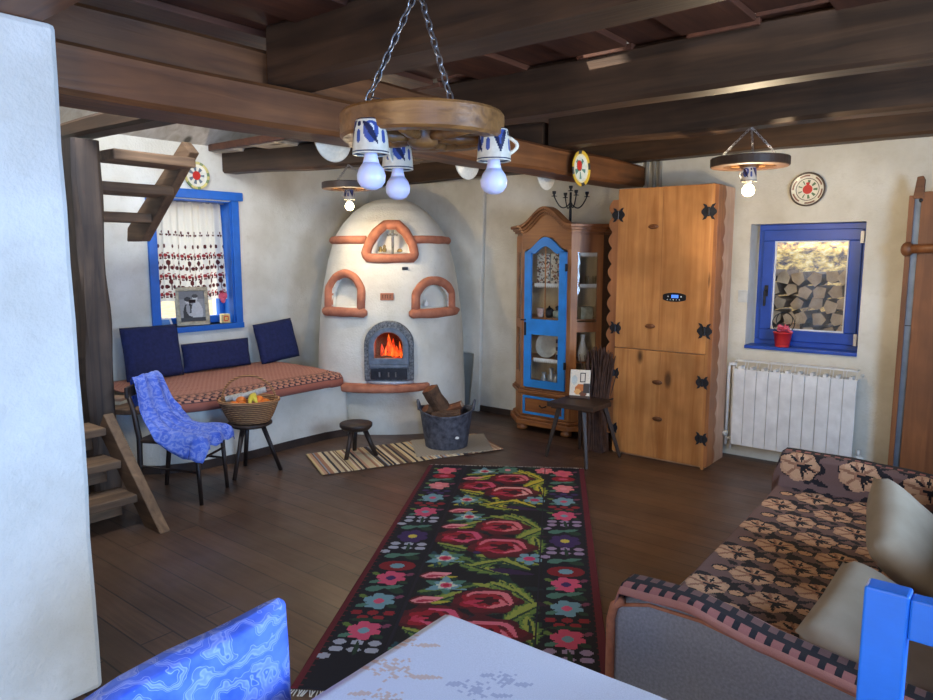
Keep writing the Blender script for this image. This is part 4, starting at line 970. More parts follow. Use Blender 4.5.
# right-hand door, standing open
dr = D.objects.new('door_1', None); C.objects.link(dr); dr.location = (-.6, 5.18, 0); struct(dr)
b = B(); b.box(-.065, -.035, -.03, .0, 0, 1.86); b.obj('door_edge', DOORW, dr, bevel=.003)
b = B(); b.box(-.035, .0, -.012, .0, 0, 1.86); b.obj('metal_strip', SLATE, dr)
b = B(); b.box(.0, .75, -.03, .01, 0, 1.88); b.obj('door_leaf', DOORW, dr, bevel=.004)
b = B(); b.prism([(-.045, 1.84), (-.03, 1.97), (.0, 1.975), (.012, 1.95), (.012, 1.84)], -.035, .0, 'xz'); b.obj('top_peg', BEAM_W, dr, bevel=.004)
b = B(); b.tube([(-.055, -.055, 1.535), (.35, -.055, 1.55)], .028, 12); b.ball((-.05, -.055, 1.535), .045, 16, (.8, .8, 1)); b.obj('latch_bar', DOORW, dr, smooth=True)
b = B(); b.ball((.0, -.02, 1.83), .014); b.box(-.036, .032, -.016, -.01, 1.06, 1.066); b.obj('screw', IROND, dr)

# ================================================================== SMALL SEATS
def leg3(name, label, loc, top_r, top_z, th, feet, r0=.014, r1=.018, cat='stool', mat=DARKW, topmat=DARKX):
    t = thing(name, label, cat, loc)
    b = B(); b.lathe([(top_r*.8, top_z-th), (top_r, top_z-th*.5), (top_r, top_z-.004), (top_r*.97, top_z), (0, top_z-.004)], 32); b.obj('seat', topmat, t, smooth=True)
    for x, y in feet:
        b = B(); b.tube([(x, y, 0.0), (x*.42, y*.42, top_z-th*.9)], [r0, r1], 10); b.obj('leg', mat, t, smooth=True)
    return t
leg3('milking_stool', 'small round brown milking stool on the striped rag rug', (-3.9, 3.53, .006), .122, .25, .05, ((.04, -.14), (.13, .08), (-.1, .07)), .016, .02)
leg3('tripod_stool', 'black three-legged stool under the fruit basket', (-4.17, 2.8, 0), .15, .36, .03, ((.06, -.18), (.11, .16), (-.17, .06)), .014, .017)
# wicker basket
t = thing('wicker_basket', 'wicker basket with hooped handle filled with fruit', 'basket', (-4.17, 2.8, .361), math.radians(38.8))
def bpos(u, v):
    a = 2*PI*u; r = .125+.075*v**.7; w = .003*math.sin(u*2*PI*28+(PI if int(v*14) % 2 else 0)); return ((r+w)*math.cos(a), (r+w)*.86*math.sin(a), .15*v)
surf('basket_body', 112, 28, bpos, None, WICKER, t, thick=.006, wrap=True)
b = B(); b.lathe([(.125, 0), (0, .002)], 30, sy=.86); b.obj('basket_base', WICKER, t)
b = B(); b.tube([(.2*math.cos(a), .172*math.sin(a), .152) for a in [2*PI*i/36 for i in range(36)]], .011, 8, closed=True); b.obj('basket_rim', WICKER, t, smooth=True)
b = B(); b.tube([(-.185*math.cos(a), .0, .15+.17*math.sin(a)) for a in [PI*i/20 for i in range(21)]], .008, 8); b.obj('basket_handle', WICKER, t, smooth=True)
b = B(); b.lathe([(.16, .075), (0, .08)], 30, sy=.86); b.obj('basket_liner', PAPER, t)
def bw(x, y, z): v = Matrix.Rotation(YAW, 4, 'Z') @ Vector((x, y, 0)); return (v.x-4.17, v.y+2.8, .361+z)
for k, (x, y, z, lab) in enumerate(((-.08, -.08, .125, 'orange at the left front of the fruit basket'), (-.015, -.105, .13, 'orange at the front of the fruit basket'), (-.045, -.035, .15, 'orange lying under the newspaper roll in the basket'), (.07, -.01, .15, 'orange behind the yellow fruit in the basket'), (.12, -.03, .135, 'orange at the right of the fruit basket'), (.095, -.085, .125, 'orange at the right front of the fruit basket'))):
    b = B(); b.ball((0, 0, 0), .035, 18, (1, 1, .93)); put(b.obj('orange', ORANGE, None, smooth=True, loc=bw(x, y, z)), lab, 'orange', 'oranges in the wicker basket')
b = B(); b.tube([(-.02, .05, .03), (.0, .02, .045), (.02, -.03, .03), (.05, -.08, .0)], [.008, .017, .017, .006], 10); b.tube([(-.02, .05, .03), (-.01, .01, .04), (-.005, -.04, .03), (.0, -.085, -.005)], [.008, .017, .017, .006], 10)
put(b.obj('bananas', YELLOW, None, smooth=True, loc=bw(.04, -.04, .145), rot=(0, 0, YAW)), 'pair of yellow bananas in the middle of the fruit basket', 'bananas')
for (p, q, lab) in (((-.1, -.03, .16), (.1, .06, .215), 'rolled newspaper lying across the fruit basket towards the handle'), ((-.17, .02, .15), (-.06, .07, .17), 'short rolled newspaper at the left of the fruit basket')):
    P0, Q0 = Vector(bw(*p)), Vector(bw(*q)); b = B(); b.tube([(0, 0, 0), Q0-P0], .021, 14, caps=False); b.tube([(0, 0, 0), Q0-P0], .014, 14, caps=False); put(b.obj('rolled_newspaper', PAPER, None, smooth=True, loc=P0), lab, 'newspaper')

# dark chair with blue cloth
chd = thing('wooden_chair', 'black bentwood-style chair beside the bench with a blue cloth thrown over it', 'chair', (-4.1, 2.26, 0), math.radians(31)); chd.scale = (1, 1, .90)
for x, y in ((.18, -.16), (.18, .16)):
    b = B(); b.tube([(x+.02, y*1.05, 0), (x, y, .42)], [.012, .016], 10); b.obj('leg', DARKW, chd, smooth=True)
for y in (-.16, .16):
    b = B(); b.tube([(-.22, y, 0), (-.19, y, .25), (-.185, y, .44), (-.21, y, .62), (-.25, y, .77)], [.013, .016, .017, .016, .013], 10); b.obj('leg', DARKW, chd, smooth=True)
b = B(); b.prism([(-.2, -.17), (.19, -.19), (.2, .19), (-.2, .17)], .41, .435); b.obj('seat', DARKX, chd, bevel=.008)
b = B(); n = 12
for i in range(n):
    y0, y1 = -.19+.38*i/n, -.19+.38*(i+1)/n; f_ = lambda y: -.235-.03*(1-(y/.19)**2)
    b.bar((f_(y0), y0, .755), (f_(y1), y1, .755), .02, .075)
b.obj('backrest', DARKW, chd, bevel=.006)
b = B(); b.tube([(-.19, -.16, .25), (.19, -.165, .22)], .008); b.tube([(-.19, .16, .25), (.19, .165, .22)], .008); b.tube([(.19, -.165, .3), (.19, .165, .3)], .008); b.obj('stretcher', DARKW, chd)
path = [(-.315, .60), (-.305, .70), (-.295, .79), (-.262, .83), (-.228, .80), (-.20, .72), (-.175, .62), (-.13, .54), (-.06, .475), (.05, .455), (.15, .455), (.20, .449), (.228, .43), (.238, .40), (.242, .36)]
def ch_pos(u, v):
    k = v*(len(path)-1); i = min(int(k), len(path)-2); f = k-i; x = path[i][0]*(1-f)+path[i+1][0]*f; z = path[i][1]*(1-f)+path[i+1][1]*f
    w = .10+.12*min(1, v*1.7); y = (.085*max(0, 1-v*1.6)+(u-.5)*2*w)+.012*math.sin(v*14)
    q = .014*math.sin(u*17+v*6)*(.3+v)+.01*noise.noise(Vector((u*5, v*7, 1))); x += q*(.8 if v > .75 or v < .5 else .1); z += abs(q)*.9+.006
    e = abs(u-.5)*2
    if v > .5 and e > .8: z -= (e-.8)*(.7 if u < .5 else .4)*min(1, (v-.5)*5)*(1-.5*max(0, v-.85)/.15)
    return (x, y, z)
cl = surf('blue_cloth', 50, 90, ch_pos, None, PAISLEY, None, thick=.004, loc=(-4.1, 2.26, 0), rot=(0, 0, math.radians(31))); cl.scale = (1, 1, .90); put(cl, 'blue and white patterned cloth draped over the back and seat of the black chair', 'cloth')

# dark side chair/stool in front of the cabinet
sd = thing('plank_stool', 'dark wooden plank stool with splayed legs in front of the cabinet', 'stool', (-2.56, 4.5, 0), math.radians(5))
b = B(); b.prism([(-.185, -.155), (.185, -.175), (.215, .09), (.16, .18), (-.16, .17)], .405, .44); b.obj('seat', DARKX, sd, bevel=.006)
b = B(); b.box(-.15, -.1, -.15, .15, .395, .416); b.box(.1, .15, -.15, .15, .395, .416); b.obj('batten', DARKX, sd)
for x, y in ((-.21, -.07), (.15, -.2), (.22, .22), (-.1, .26)):
    b = B(); b.bar((x*1.08, y*1.02, 0), (x*.62, y*.62, .415), .022, .022, w1=.034, h1=.034); b.obj('leg', DARKW, sd, bevel=.004)
mg = Cv(22, 30, (232, 222, 206)); mg.rect(11, 3, 17, 13, (40, 36, 40)); mg.rect(12, 4, 16, 12, (232, 222, 206)); mg.ell(12, 20, 6, 5, (206, 120, 60)); mg.ell(9, 23, 4, 3, (230, 170, 100)); mg.ell(15, 25, 4, 3, (110, 60, 40)); mg.rect(0, 27, 22, 30, (70, 50, 44)); mg.rect(15, 14, 22, 24, (60, 52, 52)); mg.ell(5, 11, 3, 5, (196, 206, 206))
t = thing('magazine', 'glossy magazine with a food cover standing on the plank stool', 'magazine', (-2.60, 4.57, .441), math.radians(20)); tl = Matrix.Rotation(math.radians(-14), 4, 'X')
b = B(); b.box(-.075, .075, 0, .008, 0, .215); bmesh.ops.transform(b.b, matrix=tl, verts=b.b.verts); b.obj('pages', PAPER, t)
surf('cover', 22, 30, lambda u, v: tuple(tl @ Vector((-.075+.15*u, -.002, .215-.215*v))), lambda i, j: mg.at(i, j), CANP, t, thick=.0015)
# twig bundle
tw = thing('twig_bundle', 'fan-shaped bundle of dark twigs standing between the cabinet and the pine cupboard', 'twigs', (-2.56, 4.8, 0))
b = B(); rf = random.Random(11)
for k in range(170):
    x0, y0 = rf.uniform(-.07, .07), rf.uniform(-.05, .05); x1, y1 = x0*1.7+rf.uniform(-.035, .035), y0*1.0+rf.uniform(-.03, .03); h = rf.uniform(.66, .82)-abs(x1)*.25
    xm = (x0+x1)/2*.8+rf.uniform(-.02, .02); b.tube([(x0, y0, 0), (xm*.8, y0, h*.35), (xm, (y0+y1)/2, h*.6), (x1, y1, h)], [rf.uniform(.005, .009), .008, .007, .003], 5)
o = b.obj('twig_mass', TWIG, tw); o['kind'] = 'stuff'
b = B(); b.tube([(.115*math.cos(a), .075*math.sin(a), .42) for a in [2*PI*i/20 for i in range(20)]], .006, 6, closed=True); b.obj('binding', DARKX, tw)

# ================================================================== TUB WITH LOGS, RUGS
t = thing('rubber_tub', 'dark blue rubber tub full of firewood on the pale mat', 'tub', (-3.54, 4.15, .014), YAW)
def tpos(u, v):
    r = .165+.045*v+(.008 if v > .95 else 0); a = 2*PI*u; dz = .018*math.cos(2*a)*v; return (r*math.cos(a), r*math.sin(a), .29*v+dz)
surf('tub_wall', 48, 24, tpos, None, RUBBER, t, thick=.008, wrap=True)
b = B(); b.lathe([(.165, 0), (.165, .006), (0, .006)], 40); b.obj('tub_base', RUBBER, t)
for s in (-1, 1):
    b = B(); b.tube([(s*(.21+.012*math.sin(PI*q/12)), -.07+.14*q/12, .30+.06*math.sin(PI*q/12)) for q in range(13)], .01, 8); b.obj('tub_handle', RUBBER, t, smooth=True)
b = B(); b.ball((.085, -.163, .10), .016, 12, (1.1, .35, .7)); b.obj('sticker', PORC, t, smooth=True)
def log(name, label, p0, p1, r, seed=0, wedge=False):
    p0, p1 = Vector(p0), Vector(p1); L = (p1-p0).length; bb = B(); n = 10; m_ = 9; rings = []; rf = random.Random(seed); rad = [r*(rf.uniform(.75, 1.1)) for _ in range(n)]
    for j in range(m_+1):
        rings.append([bb.b.verts.new((rad[q]*math.cos(2*PI*q/n)*(1+.12*noise.noise(Vector((j*.5, q, seed)))), rad[q]*math.sin(2*PI*q/n)*(.55 if wedge else 1)*(1+.12*noise.noise(Vector((j*.5, q, seed+4)))), L*j/m_)) for q in range(n)])
    for a, e in zip(rings, rings[1:]):
        for q in range(n): bb.b.faces.new((a[q], a[(q+1) % n], e[(q+1) % n], e[q]))
    bb.b.faces.new(rings[0][::-1]); bb.b.faces.new(rings[-1]); o = bb.obj(name, BARK if not wedge else LOGIN); o.location = p0; o.rotation_euler = (p1-p0).to_track_quat('Z', 'Y').to_euler(); put(o, label, 'log', 'firewood in the tub')
    bb = B(); bb.prism([(rad[q]*.9*math.cos(2*PI*q/n), rad[q]*.9*math.sin(2*PI*q/n)*(.55 if wedge else 1)) for q in range(n)], L, L+.003); bb.obj('cut_face', LOGIN if not wedge else CUT, o); return o
def tw_(x, y, z): v = Matrix.Rotation(YAW, 4, 'Z') @ Vector((x, y, 0)); return (v.x-3.54, v.y+4.15, z)
log('firewood_log', 'thick mossy log sticking up to the left out of the tub', tw_(.05, .03, .16), tw_(-.13, -.03, .47), .066, 1)
log('firewood_log', 'reddish split log lying across the middle of the tub', tw_(-.08, .02, .27), tw_(.12, .0, .345), .055, 2, True)
log('firewood_log', 'dark split log at the back of the tub, right of the tall one', tw_(.0, .10, .2), tw_(.12, .1, .33), .05, 3, True)
log('firewood_log', 'small piece of bark-covered wood at the left rim of the tub', tw_(-.05, .07, .22), tw_(-.16, -.02, .315), .04, 4)
log('firewood_log', 'log lying low across the front of the tub', tw_(-.11, -.08, .25), tw_(.11, -.07, .27), .045, 5)
# striped rag rug
SW, SH = 150, 36; sr = Cv(SW, SH, (180, 160, 130)); rf = random.Random(9); x = 0
pal = [(206, 186, 150), (226, 206, 168), (120, 92, 74), (60, 48, 46), (196, 150, 120), (150, 158, 168), (234, 218, 186), (170, 120, 92), (52, 46, 50), (216, 190, 140)]
while x < SW:
    w = rf.choice((1, 1, 2, 2, 3)); c = rf.choice(pal); sr.rect(x, 0, x+w, SH, c); x += w
A0, A1, A2, A3 = (-4.21, 3.30), (-3.72, 3.05), (-3.14, 4.36), (-3.6, 4.6)
def quad(P, u, v, z): (a, b_, c, d) = P; return ((a[0]*(1-u)+d[0]*u)*(1-v)+(b_[0]*(1-u)+c[0]*u)*v, (a[1]*(1-u)+d[1]*u)*(1-v)+(b_[1]*(1-u)+c[1]*u)*v, z)
t = surf('rag_rug', SW, SH, lambda u, v: quad((A0, A1, A2, A3), u, v, .005+.003*noise.noise(Vector((u*9, v*4, 0)))), lambda i, j: sr.at(i, j), CAN, None, thick=.005); put(t, 'striped cream, brown and black rag rug in front of the fireplace', 'rug')
t = surf('woven_mat', 60, 40, lambda u, v: quad(((-3.86, 4.08), (-3.50, 3.76), (-3.16, 4.26), (-3.53, 4.62)), u, v, .0115+.002*noise.noise(Vector((u*6, v*5, 2)))), lambda i, j: (176, 164, 146) if (i+j) % 3 else (150, 138, 120), CAN, None, thick=.004); put(t, 'pale beige woven mat under the rubber tub', 'mat')

# ---- the floral kilim
KW, KH = 112, 262; K = Cv(KW, KH, (14, 14, 24), 1.5); RDK, RD_, PK, LP = (96, 16, 30), (150, 20, 40), (214, 84, 120), (236, 150, 160)
GR, DG, YG, TL, LB, PU, LI = (96, 122, 58), (28, 58, 44), (176, 170, 62), (78, 124, 110), (116, 160, 178), (62, 40, 96), (160, 140, 176)
for (x0, x1) in ((4, 26), (86, 108)):
    K.rect(x0, 0, x1, KH, (12, 14, 30))
per = 70
def col_motifs(cx):
    y = 8; k = 0
    seq = [('f', LP if False else (222, 100, 120), PK), ('r',), ('t',), ('f', (226, 132, 140), LP), ('p',), ('f', LB, PK), ('rc',), ('f', PK, LB), ('lc',), ('t',), ('y',), ('lc',), ('t',), ('f2',), ('f', PK, PU), ('t',), ('f', LB, PK), ('rc',), ('f', PK, LB), ('lc',)]
    for m in seq:
        if m[0] == 'f': K.flower(cx, y+5, 7.6, m[1], m[2], 6); K.leaf(cx-9, y+10, cx-4, y+8, 1.3, TL); K.leaf(cx+9, y+10, cx+4, y+8, 1.3, DG); K.leaf(cx-10, y, cx-6, y+2, 1.2, GR); K.leaf(cx+10, y, cx+6, y+2, 1.2, (120, 60, 90)); y += 13
        elif m[0] == 'r': K.ell(cx, y+4, 8, 5, RD_); K.ell(cx, y+4, 3.5, 2, PK); y += 10
        elif m[0] == 't': K.leaf(cx-9, y+4, cx, y+1, 2.4, TL); K.leaf(cx+9, y+6, cx, y+1, 2.4, DG); K.leaf(cx-1, y+2, cx+8, y-1, 1.5, TL); y += 9
        elif m[0] == 'p':
            for q in range(5): K.ell(cx-7+q*3.5, y+2+(q % 2)*4, 2.4, 1.8, PU)
            y += 10
        elif m[0] == 'rc':
            for q in range(5): K.ell(cx-7+q*3.5, y+2+(q % 2)*4, 2.4, 2, (140, 30, 44))
            K.leaf(cx-8, y+8, cx+8, y+8, 1.3, DG); y += 11
        elif m[0] == 'lc':
            for q in range(7): K.ell(cx-7+(q % 3)*7-(3 if q > 5 else 0), y+1+(q//3)*5, 2.7, 1.9, LI if cx > 50 else (170, 176, 196))
            K.leaf(cx, y, cx+1, y+10, .8, DG); y += 13
        elif m[0] == 'y': K.flower(cx, y+6, 8.6, PU, (206, 190, 80), 7); y += 15
        elif m[0] == 'f2': K.ell(cx, y+5, 9, 5.5, (130, 24, 38)); K.ell(cx, y+5, 3.5, 2.6, LB); y += 13
col_motifs(15); col_motifs(97)
def rose(cx, cy, r, tilt=0, light=PK):
    K.blob(cx, cy, r*1.12, r*.86, (74, 14, 26), 7, .08, tilt); K.blob(cx, cy, r*1.02, r*.76, RDK, 6, .1, tilt+1); K.blob(cx-r*.1, cy, r*.78, r*.56, RD_, 5, .14, tilt); K.blob(cx, cy, r*.42, r*.3, (60, 10, 22), 5, .2, tilt)
    K.arc(cx, cy, r*.72, 3.3+tilt, 6.4+tilt, 2.6, light, .75); K.arc(cx+r*.1, cy+1, r*.4, 5.3+tilt, 8.0+tilt, 2.2, light, .75); K.leaf(cx-r*.7, cy+r*.2, cx-r*.1, cy, 1.2, (190, 50, 80)); K.arc(cx-1, cy, r*.5, 1.0+tilt, 2.4+tilt, 1.6, (190, 50, 80), .75)
def lf(x0, y0, x1, y1, w, c=GR, hi=YG): K.leaf(x0, y0, x1, y1, w*1.6, DG, .45); K.leaf(x0, y0, x1, y1, w*1.25, c, .45); K.leaf(x0, y0-w*.25, x1, y1-w*.25, w*.7, hi, .5); K.leaf(x0+1, y0+w*.3, x1, y1+.5, .5, DG)
def bluef(cx, cy):
    for q in range(6): a = q*PI/3+.4; K.leaf(cx, cy, cx+11*math.cos(a), cy+9*math.sin(a), 2.2, TL if q % 2 else LB)
    K.blob(cx, cy, 6.5, 5, LB, 5, .2); K.blob(cx, cy, 5, 3.8, (206, 214, 196), 6, .15); K.ell(cx, cy, 3, 2.4, PK); K.ell(cx, cy, 1.6, 1.4, (180, 30, 60)); K.leaf(cx+5, cy+3, cx+13, cy-1, 1.3, GR, .4)
def bud(cx, cy, c=LP): K.leaf(cx-8, cy+2, cx+6, cy-1, 4, RDK); K.leaf(cx-7, cy+2, cx+7, cy-2, 2.7, c); K.leaf(cx-5, cy+2, cx+4, cy, .9, (180, 50, 80)); K.leaf(cx+2, cy+3, cx+10, cy+1, 1, YG)
rg = random.Random(21)
for _ in range(90):
    x, y = rg.uniform(30, 82), rg.uniform(0, KH); a = rg.uniform(-.5, .9); K.leaf(x, y, x+9*math.cos(a), y+9*math.sin(a), 2.2, rg.choice(((24, 54, 44), (30, 64, 48), (46, 24, 44), (20, 40, 46))), .5)
for y0, dk in ((0, 0), (84, 1), (168, 0)):
    gl = ((150, 160, 54), (206, 190, 60)) if y0 == 0 else (((100, 128, 60), (150, 160, 70)))
    lf(54, y0+12, 82, y0+22, 4.5, *gl); lf(66, y0+8, 84, y0+30, 4, *gl); lf(84, y0+28, 70, y0+46, 5, *gl); lf(80, y0+40, 84, y0+62, 4.5, *gl); lf(52, y0+66, 84, y0+74, 4.5, *gl); lf(44, y0+74, 70, y0+86, 4, *gl); lf(34, y0+62, 54, y0+76, 3.5, DG, gl[0]); lf(30, y0+40, 46, y0+34, 3, *gl); lf(76, y0+60, 60, y0+72, 3.5, DG, gl[1]); lf(30, y0+80, 48, y0+70, 2.5, *gl)
    lf(50, y0+20, 34, y0+34, 3.4, *gl); lf(48, y0+60, 30, y0+52, 3.4, *gl); lf(56, y0+64, 80, y0+80, 4.5, DG, gl[1]); lf(62, y0+10, 74, y0+18, 3.5, *gl); lf(30, y0+22, 44, y0+18, 3, DG, gl[0]); lf(50, y0+78, 66, y0+70, 3, gl[0], gl[1])
    K.leaf(60, y0+80, 82, y0+84, 3, (52, 30, 70), .4); K.leaf(30, y0+62, 34, y0+80, 2.5, (30, 70, 84), .4)
    rose(62, y0+27, 14.5, .3, (224, 120, 130)); rose(41, y0+43, 13.5, 1.1); rose(64, y0+54, 17, 0, (240, 170, 170) if y0 == 0 else (222, 110, 130))
    bluef(42, y0+14 if y0 else 12); bluef(37, y0+70); bud(36, y0+28); bud(36, y0+92-4); K.flower(79, y0+53+14, 7, LB, PK, 5); K.ell(79, y0+67, 3, 2.6, (206, 60, 110)); K.ell(52, y0+62, 2, 1.5, PU)
K.flower(58, 8, 8, TL, LP); K.flower(84, 8, 7, (230, 120, 130), LP)
K.rect(0, 0, 3, KH, (96, 18, 36)); K.rect(KW-3, 0, KW, KH, (96, 18, 36)); K.rect(27, 0, 28, KH, (24, 22, 40)); K.rect(84, 0, 85, KH, (24, 22, 40))
for y in range(0, KH, 4):
    K.px(3, y, (96, 18, 36)); K.px(KW-4, y, (96, 18, 36))
q4 = ((-3.30, 3.68), (-2.39, 4.29), (-.99, 2.02), (-1.91, 1.40))
def kpos(u, v): x, y, z = quad((q4[0], q4[3], q4[2], q4[1]), u, v, 0); return (x, y, .006+.0025*noise.noise(Vector((x*4, y*4, 0))))
kl = thing('floral_kilim', 'long black kilim with red roses and green leaves in the middle of the floor', 'rug', (-2.15, 2.85, 0))
surf('woven_field', K.w, K.h, lambda u, v: (kpos(u, v)[0]+2.15, kpos(u, v)[1]-2.85, kpos(u, v)[2]), lambda i, j: K.at(i, j), CAN, kl, thick=.005)
b = B(); rf = random.Random(4)
for i in range(120):
    u = (i+.5)/120
    for v0, v1 in ((0, -.012), (1, 1.012)):
        p = kpos(u, v0); q = kpos(u+rf.uniform(-.01, .01), v1); b.bar((p[0]+2.15, p[1]-2.85, .004), (q[0]+2.15, q[1]-2.85, .003), .003, .003)
b.obj('fringe', LACE, kl)['kind'] = 'stuff'

# ================================================================== SOFA
so = thing('sofa_bed', 'grey upholstered sofa bed covered by a brown patterned throw at the right', 'sofa', (-.4, 2.6, 0))
def sr_(bb): return rel(bb, (-.4, 2.6, 0))
b = B(); b.box(-.87, .12, 1.82, 3.44, .12, .40); sr_(b).obj('seat_base', GREYF, so, bevel=.02)
def armprof(k): return [(-.85-.04*(k < 1), .02), (-.85-.04*(k < 1), .50), (-.842-.04*(k < 1), .54), (-.815-.03*(k < 1), .563), (-.74, .568+.018*k), (-.6, .572+.016*k), (-.35, .56-.012*k), (-.1, .54-.03*k), (.12, .52-.04*k), (.12, .02)]
b = B(); b.prism(armprof(1), 1.70, 1.82, 'xz'); sr_(b).obj('armrest', GREYF, so, bevel=.02)
b = B(); b.prism(armprof(0), 3.44, 3.56, 'xz'); sr_(b).obj('armrest', GREYF, so, bevel=.02)
b = B(); b.tube([(-.85, 1.70, .03), (-.851, 1.70, .50), (-.842, 1.70, .54), (-.815, 1.70, .563)], .013, 8); b.tube([(x, 1.698, z-.012) for x, z in armprof(1)[3:9]], .005, 8); sr_(b).obj('piping', BRASSY, so, smooth=True)
b = B(); b.box(.0, .2, 1.8, 3.5, .12, .82); sr_(b).obj('backrest', GREYF, so, bevel=.04)
for x, y in ((-.85, 1.8), (-.85, 3.46), (.1, 1.8), (.1, 3.46)):
    b = B(); b.box(x-.03, x+.03, y-.03, y+.03, 0, .125); sr_(b).obj('foot', DARKW, so)
# throw
TW, TH = 110, 260; T = Cv(TW, TH, (112, 84, 78), 1.5); TAN, TD, BK = (192, 146, 112), (150, 104, 80), (26, 20, 26)
def trose(cx, cy, r=1.0):
    T.blob(cx+1.2*r, cy+1.5*r, 12*r, 10*r, BK, 6, .14, cx); T.blob(cx, cy, 9.6*r, 8*r, TAN, 7, .06, cy)
    for q in range(6):
        a = q*1.047+.3; T.ell(cx+5*r*math.cos(a), cy+4.1*r*math.sin(a), 3.1*r, 2.4*r, (204, 160, 124)); 
    for q in range(6):
        a = q*1.047+.82; T.leaf(cx+1.5*math.cos(a), cy+1.2*math.sin(a), cx+9*r*math.cos(a), cy+7.4*r*math.sin(a), .5, TD)
    T.ell(cx, cy, 2.6*r, 2.1*r, (168, 118, 90)); T.ell(cx, cy, 1.1*r, .9*r, BK)
    for q in range(4):
        a = -1.3+q*.5; T.leaf(cx+1, cy, cx+(8-q % 2*2)*r*math.cos(a), cy+(7-q % 2*2)*r*math.sin(a), .55, BK, .3)
    T.leaf(cx-1, cy+2, cx-5*r, cy+5*r, .6, BK); T.leaf(cx+1, cy+2, cx+1, cy+6.5*r, .5, BK)
    T.leaf(cx+6*r, cy-6*r, cx+14*r, cy-8*r, 1.7, BK, .5); T.leaf(cx-8*r, cy+6*r, cx-13*r, cy+9*r, 1.7, BK, .5); T.leaf(cx+8*r, cy+5*r, cx+13*r, cy+9*r, 1.2, BK, .5)
row = 0; y = 42
while y < 214:
    x = 12 if row % 2 == 0 else 25
    while x < TW+10: trose(x, y); x += 26
    x = 25 if row % 2 == 0 else 12
    while x < TW+10: T.ell(x, y, 4.2, 3.2, BK); T.ell(x-.4, y-.5, 3, 2.2, (200, 150, 110)); T.px(x, y, BK); x += 26
    y += 18; row += 1
for x in range(14, TW, 30): trose(x, 226, 1.1)
for (ya, yb) in ((3, 12), (236, 246)):
    T.rect(0, ya, TW, yb, BK)
    for x in range(0, TW, 5): T.rect(x, ya, x+3, ya+3, (150, 92, 84)); T.rect(x+2, yb-3, x+5, yb, (108, 76, 70))
T.rect(0, 0, TW, 3, (170, 112, 98)); T.rect(0, 12, TW, 18, (156, 112, 102))
for x in range(0, TW, 5): T.rect(x, 18, x+2.5, 21, (156, 112, 102)); T.rect(0, 247, TW, TH, (112, 78, 72)); 
for x in range(0, TW, 24): T.ell(x+8, 15, 6, 2, (196, 140, 112)); T.ell(x+10, 254, 8, 3.5, (206, 140, 100)); T.ell(x+20, 255, 4, 4, BK)
pth = [(1.688, .565), (1.694, .578), (1.71, .588), (1.78, .59), (1.825, .565), (1.84, .45), (1.88, .418), (2.2, .415), (3.2, .415), (3.40, .43), (3.43, .47), (3.435, .56), (3.46, .582), (3.54, .582), (3.575, .56), (3.578, .45)]
seg = [0]
for a, c in zip(pth, pth[1:]): seg.append(seg[-1]+math.hypot(c[0]-a[0], c[1]-a[1]))
def th_pos(u, v):
    s = v*seg[-1]; i = 0
    while i < len(seg)-2 and seg[i+1] < s: i += 1
    f = (s-seg[i])/(seg[i+1]-seg[i]); y = pth[i][0]*(1-f)+pth[i+1][0]*f; z = pth[i][1]*(1-f)+pth[i+1][1]*f
    x0_ = -.858-.05*max(0, min(1, (y-1.8)/1.5)); x = x0_*(1-u); dz = 0
    if z > .5: dz = (-max(0, x+.62)*.12+.018*math.sin(PI*min(1, (x+.9)/.45)) if y < 2.5 else -max(0, x+.6)*.06)
    if x > -.4 and z < .45: pass
    n_ = .012*noise.noise(Vector((x*6, y*5, z*6)))
    if u < .035: dz -= (.035-u)*3.0
    if y < 1.72: dz += .01*noise.noise(Vector((x*5, 0, 3)))
    return (x, y, z+dz+.006+abs(n_)*.6)
put(surf('patterned_throw', T.w, T.h, th_pos, lambda i, j: T.at(i, j), CAN, None, thick=.006), 'brown throw with tan roses and black outlines spread over the sofa bed', 'throw')
GS = 'beige scatter cushions on the sofa bed'
cushion('scatter_cushion', 'beige cushion leaning at the far end of the sofa bed, behind the other', .44, .40, .14, (-.215, 2.56, .565), (math.radians(-46), math.radians(-12), math.radians(100)), BEIGE, GS)
cushion('scatter_cushion', 'beige cushion at the near end of the sofa bed, beside the blue chair', .46, .42, .14, (-.20, 2.02, .505), (math.radians(-66), math.radians(-3), math.radians(88)), BEIGE, GS)

# ================================================================== TABLE, NEAR CHAIRS
tb = thing('dining_table', 'dining table under a white cloth in the foreground', 'table', (-.10, .655, 0), math.radians(1.5))
b = B(); b.box(-.78, .78, -.42, .42, .72, .75); b.obj('tabletop', STAIRX, tb)
for x in (-.7, .7):
    for y in (-.34, .34):
        b = B(); b.box(x-.03, x+.03, y-.03, y+.03, 0, .72); b.obj('leg', STAIR, tb)
EW, EH = 170, 100; E_ = Cv(EW, EH, (224, 226, 234), 2.2); PE, GY = (222, 196, 180), (190, 194, 212)
def emb(x, y, c, r=3): 
    for q in range(5): a = q*1.256+x; E_.arc(x+r*.5*math.cos(a), y+r*.5*math.sin(a), r*.36, a, a+4, .5, c)
    E_.leaf(x+r, y, x+r*2.0, y+r*.8, .35, c); E_.leaf(x-r, y, x-r*1.8, y-r*.8, .35, c)
for x, y, c, r in ((16, 78, PE, 3), (20, 70, PE, 4), (25, 63, PE, 3), (34, 74, GY, 2.5), (36, 79, GY, 2), (30, 56, GY, 2), (46, 62, PE, 3), (54, 70, PE, 2.5), (22, 48, GY, 2.5), (60, 58, GY, 2), (14, 55, PE, 2.5)): emb(x, y, c, r)
